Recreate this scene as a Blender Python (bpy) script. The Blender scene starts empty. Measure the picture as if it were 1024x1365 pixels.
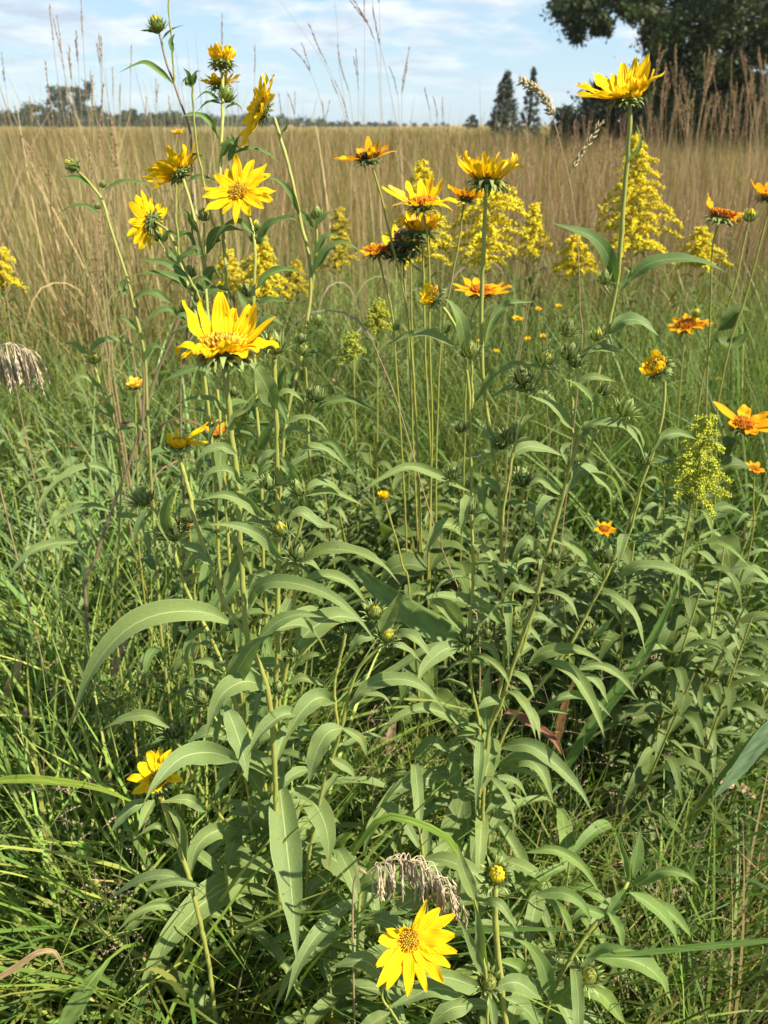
import bpy, math, random
import numpy as np

random.seed(11)
rng = np.random.default_rng(11)
SC = bpy.context.scene
COL = SC.collection
R = math.radians

# ------------------------------------------------------------------ camera
CAM_H = 1.30
FPX = 1030.0                       # focal length in photograph pixels (1024 x 1365)
PITCH = math.atan2(682.5 - 166.0, FPX)
cp, sp = math.cos(PITCH), math.sin(PITCH)
CAM = np.array([0.0, 0.0, CAM_H])
RIGHT = np.array([1.0, 0.0, 0.0])
FWD = np.array([0.0, cp, -sp])
UPV = np.array([0.0, sp, cp])


def P(px, py, Y):
    """point at forward distance Y metres seen at photograph pixel (px, py)"""
    d = FWD + RIGHT * ((px - 512.0) / FPX) + UPV * ((682.5 - py) / FPX)
    return CAM + d * (Y / d[1])


def depth(p):
    return float(np.dot(np.asarray(p) - CAM, FWD))


def mpp(p):
    """metres per photograph pixel at point p"""
    return depth(p) / FPX


def camdir(v):
    w = RIGHT * v[0] + UPV * v[1] - FWD * v[2]
    return w / np.linalg.norm(w)


def nrm(v):
    v = np.asarray(v, float)
    return v / (np.linalg.norm(v, axis=-1, keepdims=True) + 1e-12)


# ------------------------------------------------------------------ mesh helpers
def mk(name, V, F, mat, parent=None, uv=None, col=None, smooth=True, loc=None):
    """one mesh object; F is a list of quad / tri index arrays"""
    V = np.asarray(V, np.float32)
    if not isinstance(F, list):
        F = [F]
    F = [np.asarray(f, np.int32) for f in F if len(f)]
    base = np.zeros(3, np.float32)
    if parent is not None:
        base = np.array(parent['_base'], np.float32)
    elif loc is not None:
        base = np.asarray(loc, np.float32)
    me = bpy.data.meshes.new(name)
    me.vertices.add(len(V))
    me.vertices.foreach_set('co', (V - base).ravel())
    idx = np.concatenate([f.ravel() for f in F])
    cnt = np.concatenate([np.full(len(f), f.shape[1], np.int32) for f in F])
    st = np.concatenate([[0], np.cumsum(cnt)[:-1]]).astype(np.int32)
    me.loops.add(len(idx))
    me.loops.foreach_set('vertex_index', idx)
    me.polygons.add(len(cnt))
    me.polygons.foreach_set('loop_start', st)
    me.polygons.foreach_set('loop_total', cnt)
    if smooth:
        me.polygons.foreach_set('use_smooth', np.ones(len(cnt), bool))
    if uv is not None:
        l = me.uv_layers.new(name='UVMap')
        l.data.foreach_set('uv', np.asarray(uv, np.float32)[idx].ravel())
    if col is not None:
        a = me.color_attributes.new('col', 'FLOAT_COLOR', 'POINT')
        c = np.ones((len(V), 4), np.float32)
        c[:, :3] = col
        a.data.foreach_set('color', c.ravel())
    me.update()
    me.materials.append(mat)
    o = bpy.data.objects.new(name, me)
    COL.objects.link(o)
    o['_base'] = [float(x) for x in base]
    if parent is not None:
        o.parent = parent
    else:
        o.location = [float(x) for x in base]
    return o


def thing(name, label, cat, loc, group=None):
    o = bpy.data.objects.new(name, None)
    o.empty_display_size = 0.05
    COL.objects.link(o)
    o.location = [float(x) for x in loc]
    o['_base'] = [float(x) for x in loc]
    o['label'] = label
    o['category'] = cat
    if group:
        o['group'] = group
    return o


def tag(o, label=None, cat=None, group=None, kind=None):
    if label: o['label'] = label
    if cat: o['category'] = cat
    if group: o['group'] = group
    if kind: o['kind'] = kind
    return o


def dup(root, loc, rotz=0.0, sc=1.0, label=None, group=None):
    r = root.copy(); COL.objects.link(r)
    r.location = [float(x) for x in loc]
    r.rotation_euler = (0, 0, rotz)
    r.scale = (sc, sc, sc)
    if label: r['label'] = label
    if group: r['group'] = group
    for ch in list(root.children):
        c = ch.copy(); COL.objects.link(c); c.parent = r
        for g in ch.children:
            d = g.copy(); COL.objects.link(d); d.parent = c
    return r


class MB:
    """collects grids, tubes and cones into one mesh"""
    def __init__(s):
        s.V = []; s.Q = []; s.T = []; s.UV = []; s.C = []; s.n = 0

    def add(s, V, Q=None, T=None, uv=None, col=(1, 1, 1)):
        V = np.asarray(V, float).reshape(-1, 3)
        if Q is not None and len(Q): s.Q.append(np.asarray(Q) + s.n)
        if T is not None and len(T): s.T.append(np.asarray(T) + s.n)
        s.V.append(V)
        s.UV.append(np.zeros((len(V), 2)) if uv is None else np.asarray(uv).reshape(-1, 2))
        c = np.asarray(col, float)
        s.C.append(np.broadcast_to(c, (len(V), 3)))
        s.n += len(V)

    def grid(s, G, uv=None, col=(1, 1, 1)):
        a, b = G.shape[:2]
        if uv is None:
            vv, uu = np.meshgrid(np.linspace(0, 1, a), np.linspace(0, 1, b), indexing='ij')
            uv = np.stack([uu, vv], -1)
        s.add(G, gridq(a, b), None, uv, col)

    def tube(s, pts, rad, sides=7, col=(1, 1, 1), cap=True):
        G = tube_grid(pts, rad, sides)
        s.grid(G, None, col)

    def obj(s, name, mat, parent=None, usecol=False, smooth=True, loc=None):
        F = []
        if s.Q: F.append(np.concatenate(s.Q))
        if s.T: F.append(np.concatenate(s.T))
        return mk(name, np.concatenate(s.V), F, mat, parent, np.concatenate(s.UV),
                  np.concatenate(s.C) if usecol else None, smooth, loc)


def gridq(a, b):
    i = np.arange(a * b).reshape(a, b)
    return np.stack([i[:-1, :-1], i[:-1, 1:], i[1:, 1:], i[1:, :-1]], -1).reshape(-1, 4)


def spline(pts, n):
    """Catmull-Rom through the points, n samples, roughly even in arc length"""
    p = np.asarray(pts, float)
    if len(p) == 2:
        t = np.linspace(0, 1, n)[:, None]
        return p[0] * (1 - t) + p[1] * t
    q = np.vstack([2 * p[0] - p[1], p, 2 * p[-1] - p[-2]])
    m = len(p) - 1
    out = []
    for i in range(m):
        t = np.linspace(0, 1, 12, endpoint=False)[:, None]
        a, b, c, d = q[i], q[i + 1], q[i + 2], q[i + 3]
        out.append(0.5 * (2 * b + (c - a) * t + (2 * a - 5 * b + 4 * c - d) * t ** 2 + (3 * b - a - 3 * c + d) * t ** 3))
    out = np.vstack(out + [p[-1:]])
    s = np.concatenate([[0], np.cumsum(np.linalg.norm(np.diff(out, axis=0), axis=1))])
    u = np.linspace(0, s[-1], n)
    return np.stack([np.interp(u, s, out[:, k]) for k in range(3)], -1)


def tangents(c):
    return nrm(np.gradient(c, axis=0))


def tube_grid(pts, rad, sides=7):
    c = np.asarray(pts, float)
    rad = np.broadcast_to(np.asarray(rad, float), (len(c),))
    t = tangents(c)
    ref = np.array([0.0, 1.0, 0.0]) if abs(t[0][1]) < 0.9 else np.array([1.0, 0, 0])
    G = np.zeros((len(c), sides + 1, 3))
    an = np.linspace(0, 2 * math.pi, sides + 1)
    for i in range(len(c)):
        u = nrm(np.cross(t[i], ref)); v = np.cross(t[i], u)
        ref = np.cross(u, t[i])
        G[i] = c[i] + rad[i] * (np.cos(an)[:, None] * u + np.sin(an)[:, None] * v)
    return G


# ------------------------------------------------------------------ materials
def newmat(name):
    m = bpy.data.materials.new(name)
    m.use_nodes = True
    nt = m.node_tree
    nt.nodes.clear()
    out = nt.nodes.new('ShaderNodeOutputMaterial')
    return m, nt, out


def N(nt, typ, **kw):
    n = nt.nodes.new(typ)
    for k, v in kw.items():
        if k in n.inputs:
            n.inputs[k].default_value = v
        else:
            setattr(n, k, v)
    return n


def L(nt, a, ao, b, bi):
    nt.links.new(a.outputs[ao], b.inputs[bi])


def mixrgb(nt, fac, a, b, mode='MIX'):
    n = nt.nodes.new('ShaderNodeMix'); n.data_type = 'RGBA'; n.blend_type = mode
    for s, v in ((0, fac), (6, a), (7, b)):
        if isinstance(v, tuple) and len(v) == 2 and hasattr(v[0], 'outputs'):
            nt.links.new(v[0].outputs[v[1]], n.inputs[s])
        elif isinstance(v, (int, float)):
            n.inputs[s].default_value = v
        else:
            n.inputs[s].default_value = (*v, 1)
    return (n, 2)


def math_(nt, op, a, b=None, c=None):
    n = nt.nodes.new('ShaderNodeMath'); n.operation = op
    for s, v in ((0, a), (1, b), (2, c)):
        if v is None: continue
        if isinstance(v, tuple): nt.links.new(v[0].outputs[v[1]], n.inputs[s])
        else: n.inputs[s].default_value = v
    return (n, 0)


def ramp(nt, src, stops):
    n = nt.nodes.new('ShaderNodeValToRGB')
    e = n.color_ramp.elements
    while len(e) < len(stops): e.new(0.5)
    for k, (p, c) in enumerate(stops):
        e[k].position = p
        e[k].color = (*c, 1) if not isinstance(c, (int, float)) else (c, c, c, 1)
    nt.links.new(src[0].outputs[src[1]], n.inputs[0])
    return (n, 0)


def finish(nt, out, colsrc, rough=0.55, spec=0.3, trans=0.0, tcol=None, bump=None, sheen=0.0):
    p = nt.nodes.new('ShaderNodeBsdfPrincipled')
    p.inputs['Roughness'].default_value = rough
    p.inputs['Specular IOR Level'].default_value = spec
    if sheen:
        p.inputs['Sheen Weight'].default_value = sheen
        p.inputs['Sheen Roughness'].default_value = 0.4
    nt.links.new(colsrc[0].outputs[colsrc[1]], p.inputs['Base Color'])
    if bump is not None:
        b = nt.nodes.new('ShaderNodeBump')
        b.inputs['Strength'].default_value = bump[1]
        b.inputs['Distance'].default_value = bump[2]
        nt.links.new(bump[0][0].outputs[bump[0][1]], b.inputs['Height'])
        nt.links.new(b.outputs[0], p.inputs['Normal'])
    if trans > 0:
        t = nt.nodes.new('ShaderNodeBsdfTranslucent')
        src = tcol or colsrc
        nt.links.new(src[0].outputs[src[1]], t.inputs['Color'])
        if bump is not None: nt.links.new(b.outputs[0], t.inputs['Normal'])
        m = nt.nodes.new('ShaderNodeMixShader')
        m.inputs[0].default_value = trans
        nt.links.new(p.outputs[0], m.inputs[1]); nt.links.new(t.outputs[0], m.inputs[2])
        nt.links.new(m.outputs[0], out.inputs[0])
    else:
        nt.links.new(p.outputs[0], out.inputs[0])


def leaf_mat(name, top, back, rib, var=0.35, trans=0.28, tmul=(1.5, 1.7, 0.5)):
    m, nt, out = newmat(name)
    uvn = N(nt, 'ShaderNodeUVMap'); sep = N(nt, 'ShaderNodeSeparateXYZ'); L(nt, uvn, 0, sep, 0)
    au = math_(nt, 'ABSOLUTE', math_(nt, 'SUBTRACT', (sep, 0), 0.5))
    geo = N(nt, 'ShaderNodeNewGeometry'); oi = N(nt, 'ShaderNodeObjectInfo')
    tc = N(nt, 'ShaderNodeTexCoord')
    nz = N(nt, 'ShaderNodeTexNoise', Scale=38.0, Detail=5.0, Roughness=0.6); L(nt, tc, 3, nz, 0)
    nz2 = N(nt, 'ShaderNodeTexNoise', Scale=420.0, Detail=3.0, Roughness=0.7); L(nt, tc, 3, nz2, 0)
    # object tint
    rnd = (oi, 5)
    c1 = mixrgb(nt, math_(nt, 'MULTIPLY', rnd, var), top, tuple(x * k for x, k in zip(top, (1.45, 1.2, 0.75))))
    c2 = mixrgb(nt, math_(nt, 'MULTIPLY', (nz, 0), 0.5), c1, tuple(x * 0.62 for x in top))
    c2b = mixrgb(nt, math_(nt, 'MULTIPLY', math_(nt, 'SUBTRACT', (nz2, 0), 0.42), 0.8), c2, back)
    c3 = mixrgb(nt, (geo, 6), c2b, back)
    # side veins and midrib
    ph = math_(nt, 'SINE', math_(nt, 'SUBTRACT', math_(nt, 'MULTIPLY', (sep, 1), 78.0), math_(nt, 'MULTIPLY', au, 42.0)))
    vein = ramp(nt, ph, [(0.86, 0.0), (0.99, 1.0)])
    c4 = mixrgb(nt, math_(nt, 'MULTIPLY', vein, 0.08), c3, rib)
    mid = ramp(nt, au, [(0.010, 1.0), (0.032, 0.0)])
    c5 = mixrgb(nt, math_(nt, 'MULTIPLY', mid, 0.75), c4, rib)
    edge = ramp(nt, au, [(0.465, 0.0), (0.497, 1.0)])
    c5 = mixrgb(nt, math_(nt, 'MULTIPLY', edge, 0.4), c5, rib)
    # a few worn leaves: brown specks
    sp_ = N(nt, 'ShaderNodeTexNoise', Scale=95.0, Detail=2.0); L(nt, tc, 3, sp_, 0)
    spot = ramp(nt, (sp_, 0), [(0.735, 0.0), (0.76, 1.0)])
    c6 = mixrgb(nt, math_(nt, 'MULTIPLY', spot, 0.5), c5, (0.09, 0.06, 0.02))
    old = math_(nt, 'GREATER_THAN', rnd, 0.62)
    tip = ramp(nt, math_(nt, 'ADD', (sep, 1), math_(nt, 'MULTIPLY', math_(nt, 'SUBTRACT', (nz, 0), 0.5), 0.35)), [(0.86, 0.0), (0.97, 1.0)])
    c6 = mixrgb(nt, math_(nt, 'MULTIPLY', math_(nt, 'MULTIPLY', tip, old), 0.75), c6, (0.20, 0.13, 0.05))
    yel = ramp(nt, (nz, 0), [(0.56, 0.0), (0.74, 1.0)])
    c6 = mixrgb(nt, math_(nt, 'MULTIPLY', yel, 0.40), c6, tuple(x * k for x, k in zip(top, (1.9, 1.35, 0.7))))
    tcn = mixrgb(nt, 1.0, c6, tmul, 'MULTIPLY')
    nz3 = N(nt, 'ShaderNodeTexNoise', Scale=150.0, Detail=2.0); L(nt, tc, 3, nz3, 0)
    h = math_(nt, 'ADD', math_(nt, 'ADD', math_(nt, 'MULTIPLY', (nz2, 0), 0.5), math_(nt, 'MULTIPLY', (nz3, 0), 1.6)), math_(nt, 'ADD', math_(nt, 'MULTIPLY', vein, -0.6), math_(nt, 'MULTIPLY', mid, -0.8)))
    finish(nt, out, c6, 0.58, 0.22, trans, tcn, (h, 0.45, 0.0005), sheen=0.05)
    return m


M = {}
M['leaf'] = leaf_mat('sunflower_leaf', (0.165, 0.232, 0.074), (0.255, 0.312, 0.135), (0.40, 0.46, 0.19))
M['leaf_dark'] = leaf_mat('upper_leaf', (0.095, 0.158, 0.040), (0.17, 0.22, 0.078), (0.28, 0.34, 0.12))
M['leaf_yellow'] = leaf_mat('fading_leaf', (0.42, 0.36, 0.045), (0.40, 0.36, 0.10), (0.5, 0.45, 0.15))
M['leaf_ox'] = leaf_mat('oxeye_leaf', (0.088, 0.132, 0.030), (0.13, 0.17, 0.05), (0.21, 0.26, 0.08))
M['leaf_fresh'] = leaf_mat('fresh_leaf', (0.145, 0.225, 0.055), (0.23, 0.30, 0.12), (0.33, 0.42, 0.16))


def petal_mat(name, a, b, trans=0.38):
    m, nt, out = newmat(name)
    uvn = N(nt, 'ShaderNodeUVMap'); sep = N(nt, 'ShaderNodeSeparateXYZ'); L(nt, uvn, 0, sep, 0)
    oi = N(nt, 'ShaderNodeObjectInfo'); tc = N(nt, 'ShaderNodeTexCoord')
    nz = N(nt, 'ShaderNodeTexNoise', Scale=160.0, Detail=4.0); L(nt, tc, 3, nz, 0)
    c1 = mixrgb(nt, math_(nt, 'MULTIPLY', (oi, 5), 0.35), a, b)
    basec = ramp(nt, (sep, 1), [(0.05, 1.0), (0.45, 0.0)])
    c2 = mixrgb(nt, math_(nt, 'MULTIPLY', basec, 0.5), c1, b)
    gro = math_(nt, 'SINE', math_(nt, 'MULTIPLY', (sep, 0), 31.0))
    g2 = ramp(nt, gro, [(0.55, 0.0), (1.0, 1.0)])
    c3 = mixrgb(nt, math_(nt, 'MULTIPLY', g2, 0.15), c2, tuple(x * k for x, k in zip(b, (0.85, 0.7, 0.6))))
    pt = ramp(nt, (nz, 0), [(0.66, 0.0), (0.74, 1.0)])
    c4 = mixrgb(nt, math_(nt, 'MULTIPLY', pt, 0.3), c3, tuple(x * 0.7 for x in b))
    h = math_(nt, 'ADD', gro, (nz, 0))
    finish(nt, out, c4, 0.65, 0.12, trans, c4, (h, 0.35, 0.0005))
    return m


M['petal'] = petal_mat('sunflower_petal', (0.92, 0.60, 0.008), (0.88, 0.44, 0.004))
M['petal_pale'] = petal_mat('fading_petal', (0.88, 0.60, 0.07), (0.84, 0.44, 0.02))
M['petal_ox'] = petal_mat('oxeye_petal', (0.88, 0.43, 0.006), (0.80, 0.26, 0.004))
M['petal_dry'] = petal_mat('dry_petal', (0.58, 0.38, 0.17), (0.40, 0.22, 0.09), 0.2)


def col_mat(name, rough=0.6, spec=0.2, trans=0.0, nscale=60.0, namp=0.5, tmul=(1.3, 1.4, 0.6)):
    """colour comes from each blade's or floret's own colour attribute"""
    m, nt, out = newmat(name)
    a = N(nt, 'ShaderNodeAttribute', attribute_name='col')
    tc = N(nt, 'ShaderNodeTexCoord')
    nz = N(nt, 'ShaderNodeTexNoise', Scale=nscale, Detail=3.0); L(nt, tc, 3, nz, 0)
    f = math_(nt, 'MULTIPLY', (nz, 0), namp)
    d = mixrgb(nt, 1.0, (a, 0), (0.45, 0.45, 0.42), 'MULTIPLY')
    c = mixrgb(nt, f, (a, 0), d)
    t = mixrgb(nt, 1.0, c, tmul, 'MULTIPLY')
    finish(nt, out, c, rough, spec, trans, t)
    return m


M['bracts'] = col_mat('bud_bracts', 0.6, 0.15, 0.15, 500.0, 0.4)
M['grass'] = col_mat('grass_blades', 0.5, 0.25, 0.3, 12.0, 0.45)
M['floret'] = col_mat('florets', 0.65, 0.15, 0.15, 300.0, 0.3, (1.1, 1.0, 0.7))
M['tree_leaf'] = col_mat('tree_leaves', 0.55, 0.25, 0.18, 1.3, 0.5)
M['dry'] = col_mat('dry_grass', 0.6, 0.2, 0.2, 120.0, 0.5, (1.1, 1.0, 0.8))


def stem_mat(name, a, b, rough=0.5):
    m, nt, out = newmat(name)
    tc = N(nt, 'ShaderNodeTexCoord'); oi = N(nt, 'ShaderNodeObjectInfo')
    mp = N(nt, 'ShaderNodeMapping'); mp.inputs['Scale'].default_value = (700, 700, 60)
    L(nt, tc, 3, mp, 0)
    nz = N(nt, 'ShaderNodeTexNoise', Scale=1.0, Detail=4.0); L(nt, mp, 0, nz, 0)
    nb = N(nt, 'ShaderNodeTexNoise', Scale=14.0, Detail=2.0); L(nt, tc, 3, nb, 0)
    c1 = mixrgb(nt, (nb, 0), a, b)
    c2 = mixrgb(nt, math_(nt, 'MULTIPLY', (nz, 0), 0.55), c1, tuple(x * 0.5 for x in a))
    nr = N(nt, 'ShaderNodeTexNoise', Scale=22.0, Detail=3.0); L(nt, tc, 3, nr, 0)
    red = ramp(nt, (nr, 0), [(0.54, 0.0), (0.70, 1.0)])
    c2 = mixrgb(nt, math_(nt, 'MULTIPLY', red, 0.45), c2, tuple(x * k for x, k in zip(a, (1.15, 0.72, 0.8))))
    c3 = mixrgb(nt, math_(nt, 'MULTIPLY', (oi, 5), 0.3), c2, b)
    finish(nt, out, c3, rough, 0.3, 0.0, None, ((nz, 0), 0.5, 0.0006), sheen=0.06)
    return m


M['stem'] = stem_mat('sunflower_stem', (0.24, 0.28, 0.065), (0.37, 0.36, 0.065))
M['stem_red'] = stem_mat('reddish_stem', (0.16, 0.10, 0.065), (0.22, 0.19, 0.09))
M['stem_ox'] = stem_mat('oxeye_stem', (0.23, 0.26, 0.055), (0.33, 0.30, 0.05))
M['stem_dead'] = stem_mat('dead_stem', (0.28, 0.215, 0.11), (0.20, 0.15, 0.08), 0.7)
M['culm'] = stem_mat('grass_culm', (0.42, 0.31, 0.15), (0.33, 0.22, 0.10), 0.6)
M['culm_green'] = stem_mat('green_culm', (0.20, 0.24, 0.08), (0.28, 0.25, 0.10), 0.6)
M['bract'] = stem_mat('bracts', (0.20, 0.27, 0.075), (0.32, 0.38, 0.15), 0.6)
M['bract_dark'] = stem_mat('dark_bracts', (0.12, 0.165, 0.05), (0.20, 0.26, 0.09), 0.6)


def bark_mat(name, a, b):
    m, nt, out = newmat(name)
    tc = N(nt, 'ShaderNodeTexCoord')
    mp = N(nt, 'ShaderNodeMapping'); mp.inputs['Scale'].default_value = (9, 9, 1.6)
    L(nt, tc, 3, mp, 0)
    nz = N(nt, 'ShaderNodeTexNoise', Scale=1.0, Detail=8.0, Roughness=0.7); L(nt, mp, 0, nz, 0)
    c = mixrgb(nt, (nz, 0), a, b)
    finish(nt, out, c, 0.85, 0.1, 0.0, None, ((nz, 0), 0.8, 0.03))
    return m


M['bark'] = bark_mat('bark', (0.05, 0.04, 0.03), (0.13, 0.11, 0.09))

# ------------------------------------------------------------------ leaves, petals, buds
TOCAM = np.array([0.0, -1.0, 0.25])


def leaf_grid(c, w, fold=0.35, wave=0.0, roll=0.0, hint=None, n=18, m=7, tail=0.0):
    """lanceolate leaf on spine samples c; w = full width in metres"""
    n = len(c)
    t = np.linspace(0, 1, n)
    T = tangents(c)
    if hint is None:
        h = c[-1] - c[0]; h[2] = 0
        ln = np.linalg.norm(c[-1] - c[0]) + 1e-9
        h = h / ln
        hint = np.array([0, 0, 1.0]) + 0.9 * h + 0.75 * nrm(TOCAM)
    hint = nrm(hint)
    S = nrm(np.cross(T, hint)); Nn = np.cross(S, T)
    if roll:
        ro = roll * (0.4 + 0.6 * t)[:, None]
        S, Nn = S * np.cos(ro) + Nn * np.sin(ro), Nn * np.cos(ro) - S * np.sin(ro)
    prof = np.clip(np.sin(np.pi * np.clip(t, 0, 1) ** 0.70), 0, 1) ** 1.12
    prof = np.maximum(prof, 0.11 * (1 - t) ** 2)
    prof[-1] = 0.01
    f = fold * (1 - 0.35 * t)
    u = np.linspace(-1, 1, m)
    G = np.zeros((n, m, 3))
    ph = random.uniform(0, 6.28)
    for j, s in enumerate(u):
        hw = 0.5 * w * prof * abs(s)
        wig = wave * w * abs(s) ** 2 * np.sin(t * 21 + ph + (2.2 if s > 0 else 0)) * prof
        ser = 1.0 + (0.035 * np.sin(t * 95 + j) if abs(s) > 0.95 else 0)
        ang = f * (0.55 + 0.75 * abs(s))
        G[:, j] = c + np.sign(s) * S * (hw * ser * np.cos(ang))[:, None] + Nn * (hw * np.sin(ang) + wig)[:, None]
    return G


def add_leaf(parent, pts3, w, mat='leaf', name='leaf', label=None, **kw):
    c = spline(pts3, 20)
    G = leaf_grid(c, w, **kw)
    a, b = G.shape[:2]
    vv, uu = np.meshgrid(np.linspace(0, 1, a), np.linspace(0, 1, b), indexing='ij')
    o = mk(name, G.reshape(-1, 3), gridq(a, b), M[mat], parent, np.stack([uu, vv], -1).reshape(-1, 2))
    if label: o['label'] = label
    return o


def add_stem(parent, pts3, r0, r1, mat='stem', name='stem', n=None):
    c = spline(pts3, n or max(16, 12 * len(pts3)))
    t = np.linspace(0, 1, len(c))
    rad = r1 + (r0 - r1) * t            # r1 at top (first point), r0 at the bottom
    kink = np.cumsum(rng.normal(0, 0.00025, (len(c), 3)), axis=0)
    kink -= np.linspace(0, 1, len(c))[:, None] * kink[-1]
    s_ = np.linspace(0, 1, len(c)) * np.sum(np.linalg.norm(np.diff(c, axis=0), axis=1))
    rad = rad * .86 * (1 + .16 * np.exp(-((np.mod(s_ + random.random(), .085) - .04) / .006) ** 2) + rng.normal(0, .03, len(c)))
    G = tube_grid(c + kink, rad, 8)
    a, b = G.shape[:2]
    return mk(name, G.reshape(-1, 3), gridq(a, b), M[mat], parent)


def basis(n, phi=0.0):
    n = nrm(n)
    u = np.array([1.0, 0, 0]) - n * n[0]
    if np.linalg.norm(u) < 0.2: u = np.array([0, 0, 1.0]) - n * n[2]
    u = nrm(u); v = np.cross(n, u)
    return u * math.cos(phi) + v * math.sin(phi), v * math.cos(phi) - u * math.sin(phi), n


def petal_grid(c0, rdir, n, L_, W, e0, curv, twist=0.0, curl=0.0, cup=0.25, m=7, k=13):
    """ray petal: starts at c0, runs along rdir raised by e0, bends by curv; curl winds up the tip"""
    t = np.linspace(0, 1, k)
    th = e0 + curv * t ** 1.3 + curl * np.clip((t - 0.5) / 0.5, 0, 1) ** 2
    d = np.cos(th)[:, None] * rdir + np.sin(th)[:, None] * n
    c = c0 + np.concatenate([[np.zeros(3)], np.cumsum((d[1:] + d[:-1]) * 0.5 * (L_ / (k - 1)), axis=0)])
    S0 = np.cross(n, rdir)
    Nn = np.cross(d, S0)
    tw = twist * t[:, None] ** 1.5
    S = S0 * np.cos(tw) + Nn * np.sin(tw); Nn = Nn * np.cos(tw) - S0 * np.sin(tw)
    prof = np.clip(np.sin(np.pi * (0.16 + 0.84 * t ** 0.95)), 0, 1) ** 0.62
    prof = prof / prof.max()
    prof[-1] = 0.16
    u = np.linspace(-1, 1, m)
    G = np.zeros((k, m, 3))
    wob = random.uniform(.2, 1.6); ph = random.uniform(0, 6.28)
    for j, s in enumerate(u):
        off = 0.5 * W * prof * s
        z = cup * 0.5 * W * prof * (s * s - 0.3) + 0.05 * W * np.cos(s * 9.0) * prof
        z = z + wob * (1 if s > 0 else -1) * abs(s) * 0.10 * W * np.sin(t * 11 + ph + s)
        notch = -0.03 * L_ * (1 - abs(s)) * (t > 0.99)
        G[:, j] = c + S * off[:, None] + Nn * z[:, None] + d * notch[:, None] if np.ndim(notch) else c
    return G


def bract_cols(k, tone=1.0):
    t = np.repeat(np.linspace(0, 1, k), 2)[:, None]
    a = np.array((.135, .18, .048)); b = np.array((.34, .40, .13))
    return (a * (1 - t) + b * t) * tone * random.uniform(.75, 1.2)


def involucre(mb, c, n, r, flare=0.5, layers=3, per=13, long=1.0, brc=1.0):
    """green cup with pointed bracts; c is the middle of the flower's base plane"""
    u, v, n = basis(n)
    k = 12
    prof = [(0.22, -0.62), (0.55, -0.52), (0.85, -0.30), (0.95, -0.06), (0.8, 0.0)]
    an = np.linspace(0, 2 * math.pi, k + 1)
    G = np.array([[c + r * a * (math.cos(x) * u + math.sin(x) * v) + n * (r * h) for x in an] for a, h in prof])
    mb.grid(G, None, (.10, .14, .04))
    for l in range(layers):
        for i in range(per):
            a = 2 * math.pi * (i + 0.5 * (l % 2) + random.uniform(-.2, .2)) / per
            rd = math.cos(a) * u + math.sin(a) * v
            S = np.cross(n, rd)
            hh = -0.58 + 0.2 * l
            ra = (0.72 + 0.14 * l)
            Lb = r * random.uniform(0.75, 1.15) * long
            th0 = R(34) - flare * 0.42 * random.uniform(0.5, 1.3)
            dth = -flare * random.uniform(0.6, 2.0) - 0.1
            pts = []
            p = c + rd * r * ra + n * r * hh
            for q in range(5):
                th = th0 + dth * q / 4
                pts.append(p)
                p = p + (math.cos(th) * rd + math.sin(th) * n) * Lb / 4
            wd = r * 0.17 * np.array([1.0, 1.05, 0.8, 0.45, 0.06])
            G = np.array([[pp - S * w_, pp + S * w_] for pp, w_ in zip(pts, wd)])
            mb.grid(G, None, bract_cols(5, brc))


DISC = {'gold': ((0.40, 0.19, 0.012), (0.82, 0.48, 0.014), (0.48, 0.40, 0.05)),
        'ox': ((0.30, 0.08, 0.006), (0.72, 0.25, 0.008), (0.60, 0.24, 0.02)),
        'dark': ((0.055, 0.028, 0.012), (0.30, 0.13, 0.012), (0.10, 0.06, 0.02)),
        'dead': ((0.055, 0.036, 0.022), (0.16, 0.10, 0.055), (0.07, 0.045, 0.03))}


def disc_mb(c, n, r, kind, dome=0.35, nf=110):
    u, v, n = basis(n)
    mb = MB()
    lo, hi, ctr = [np.array(x) for x in DISC[kind]]
    k = 14
    an = np.linspace(0, 2 * math.pi, k + 1)
    G = np.array([[c + r * a * (math.cos(x) * u + math.sin(x) * v) + n * r * dome * (1 - a * a) for x in an] for a in (1.0, .8, .55, .3, .02)])
    mb.grid(G, None, lo * 0.8 + ctr * 0.2)
    for i in range(nf):
        a = math.sqrt((i + 0.5) / nf)
        x = i * 2.39996
        rd = math.cos(x) * u + math.sin(x) * v
        b = c + r * a * rd + n * r * dome * (1 - a * a)
        ax = nrm(n + rd * (0.9 * a) + rng.normal(0, .18, 3))
        hgt = r * (0.16 + 0.30 * a * random.uniform(0.5, 1.2))
        w_ = r * 0.062
        s1, s2, _ = basis(ax)
        col = (ctr * (1 - a) ** 1 + hi * a) if random.random() < 0.68 else lo
        V = [b + w_ * s1, b + w_ * s2, b - w_ * s1, b - w_ * s2]
        W = [p + ax * hgt + (p - b) * 0.25 for p in V]
        V = V + W + [b + ax * hgt * 1.2]
        q = [[0, 1, 5, 4], [1, 2, 6, 5], [2, 3, 7, 6], [3, 0, 4, 7]]
        mb.add(V, q, [[4, 5, 8], [5, 6, 8], [6, 7, 8], [7, 4, 8]], None, col * random.uniform(.8, 1.2))
    return mb


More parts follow.
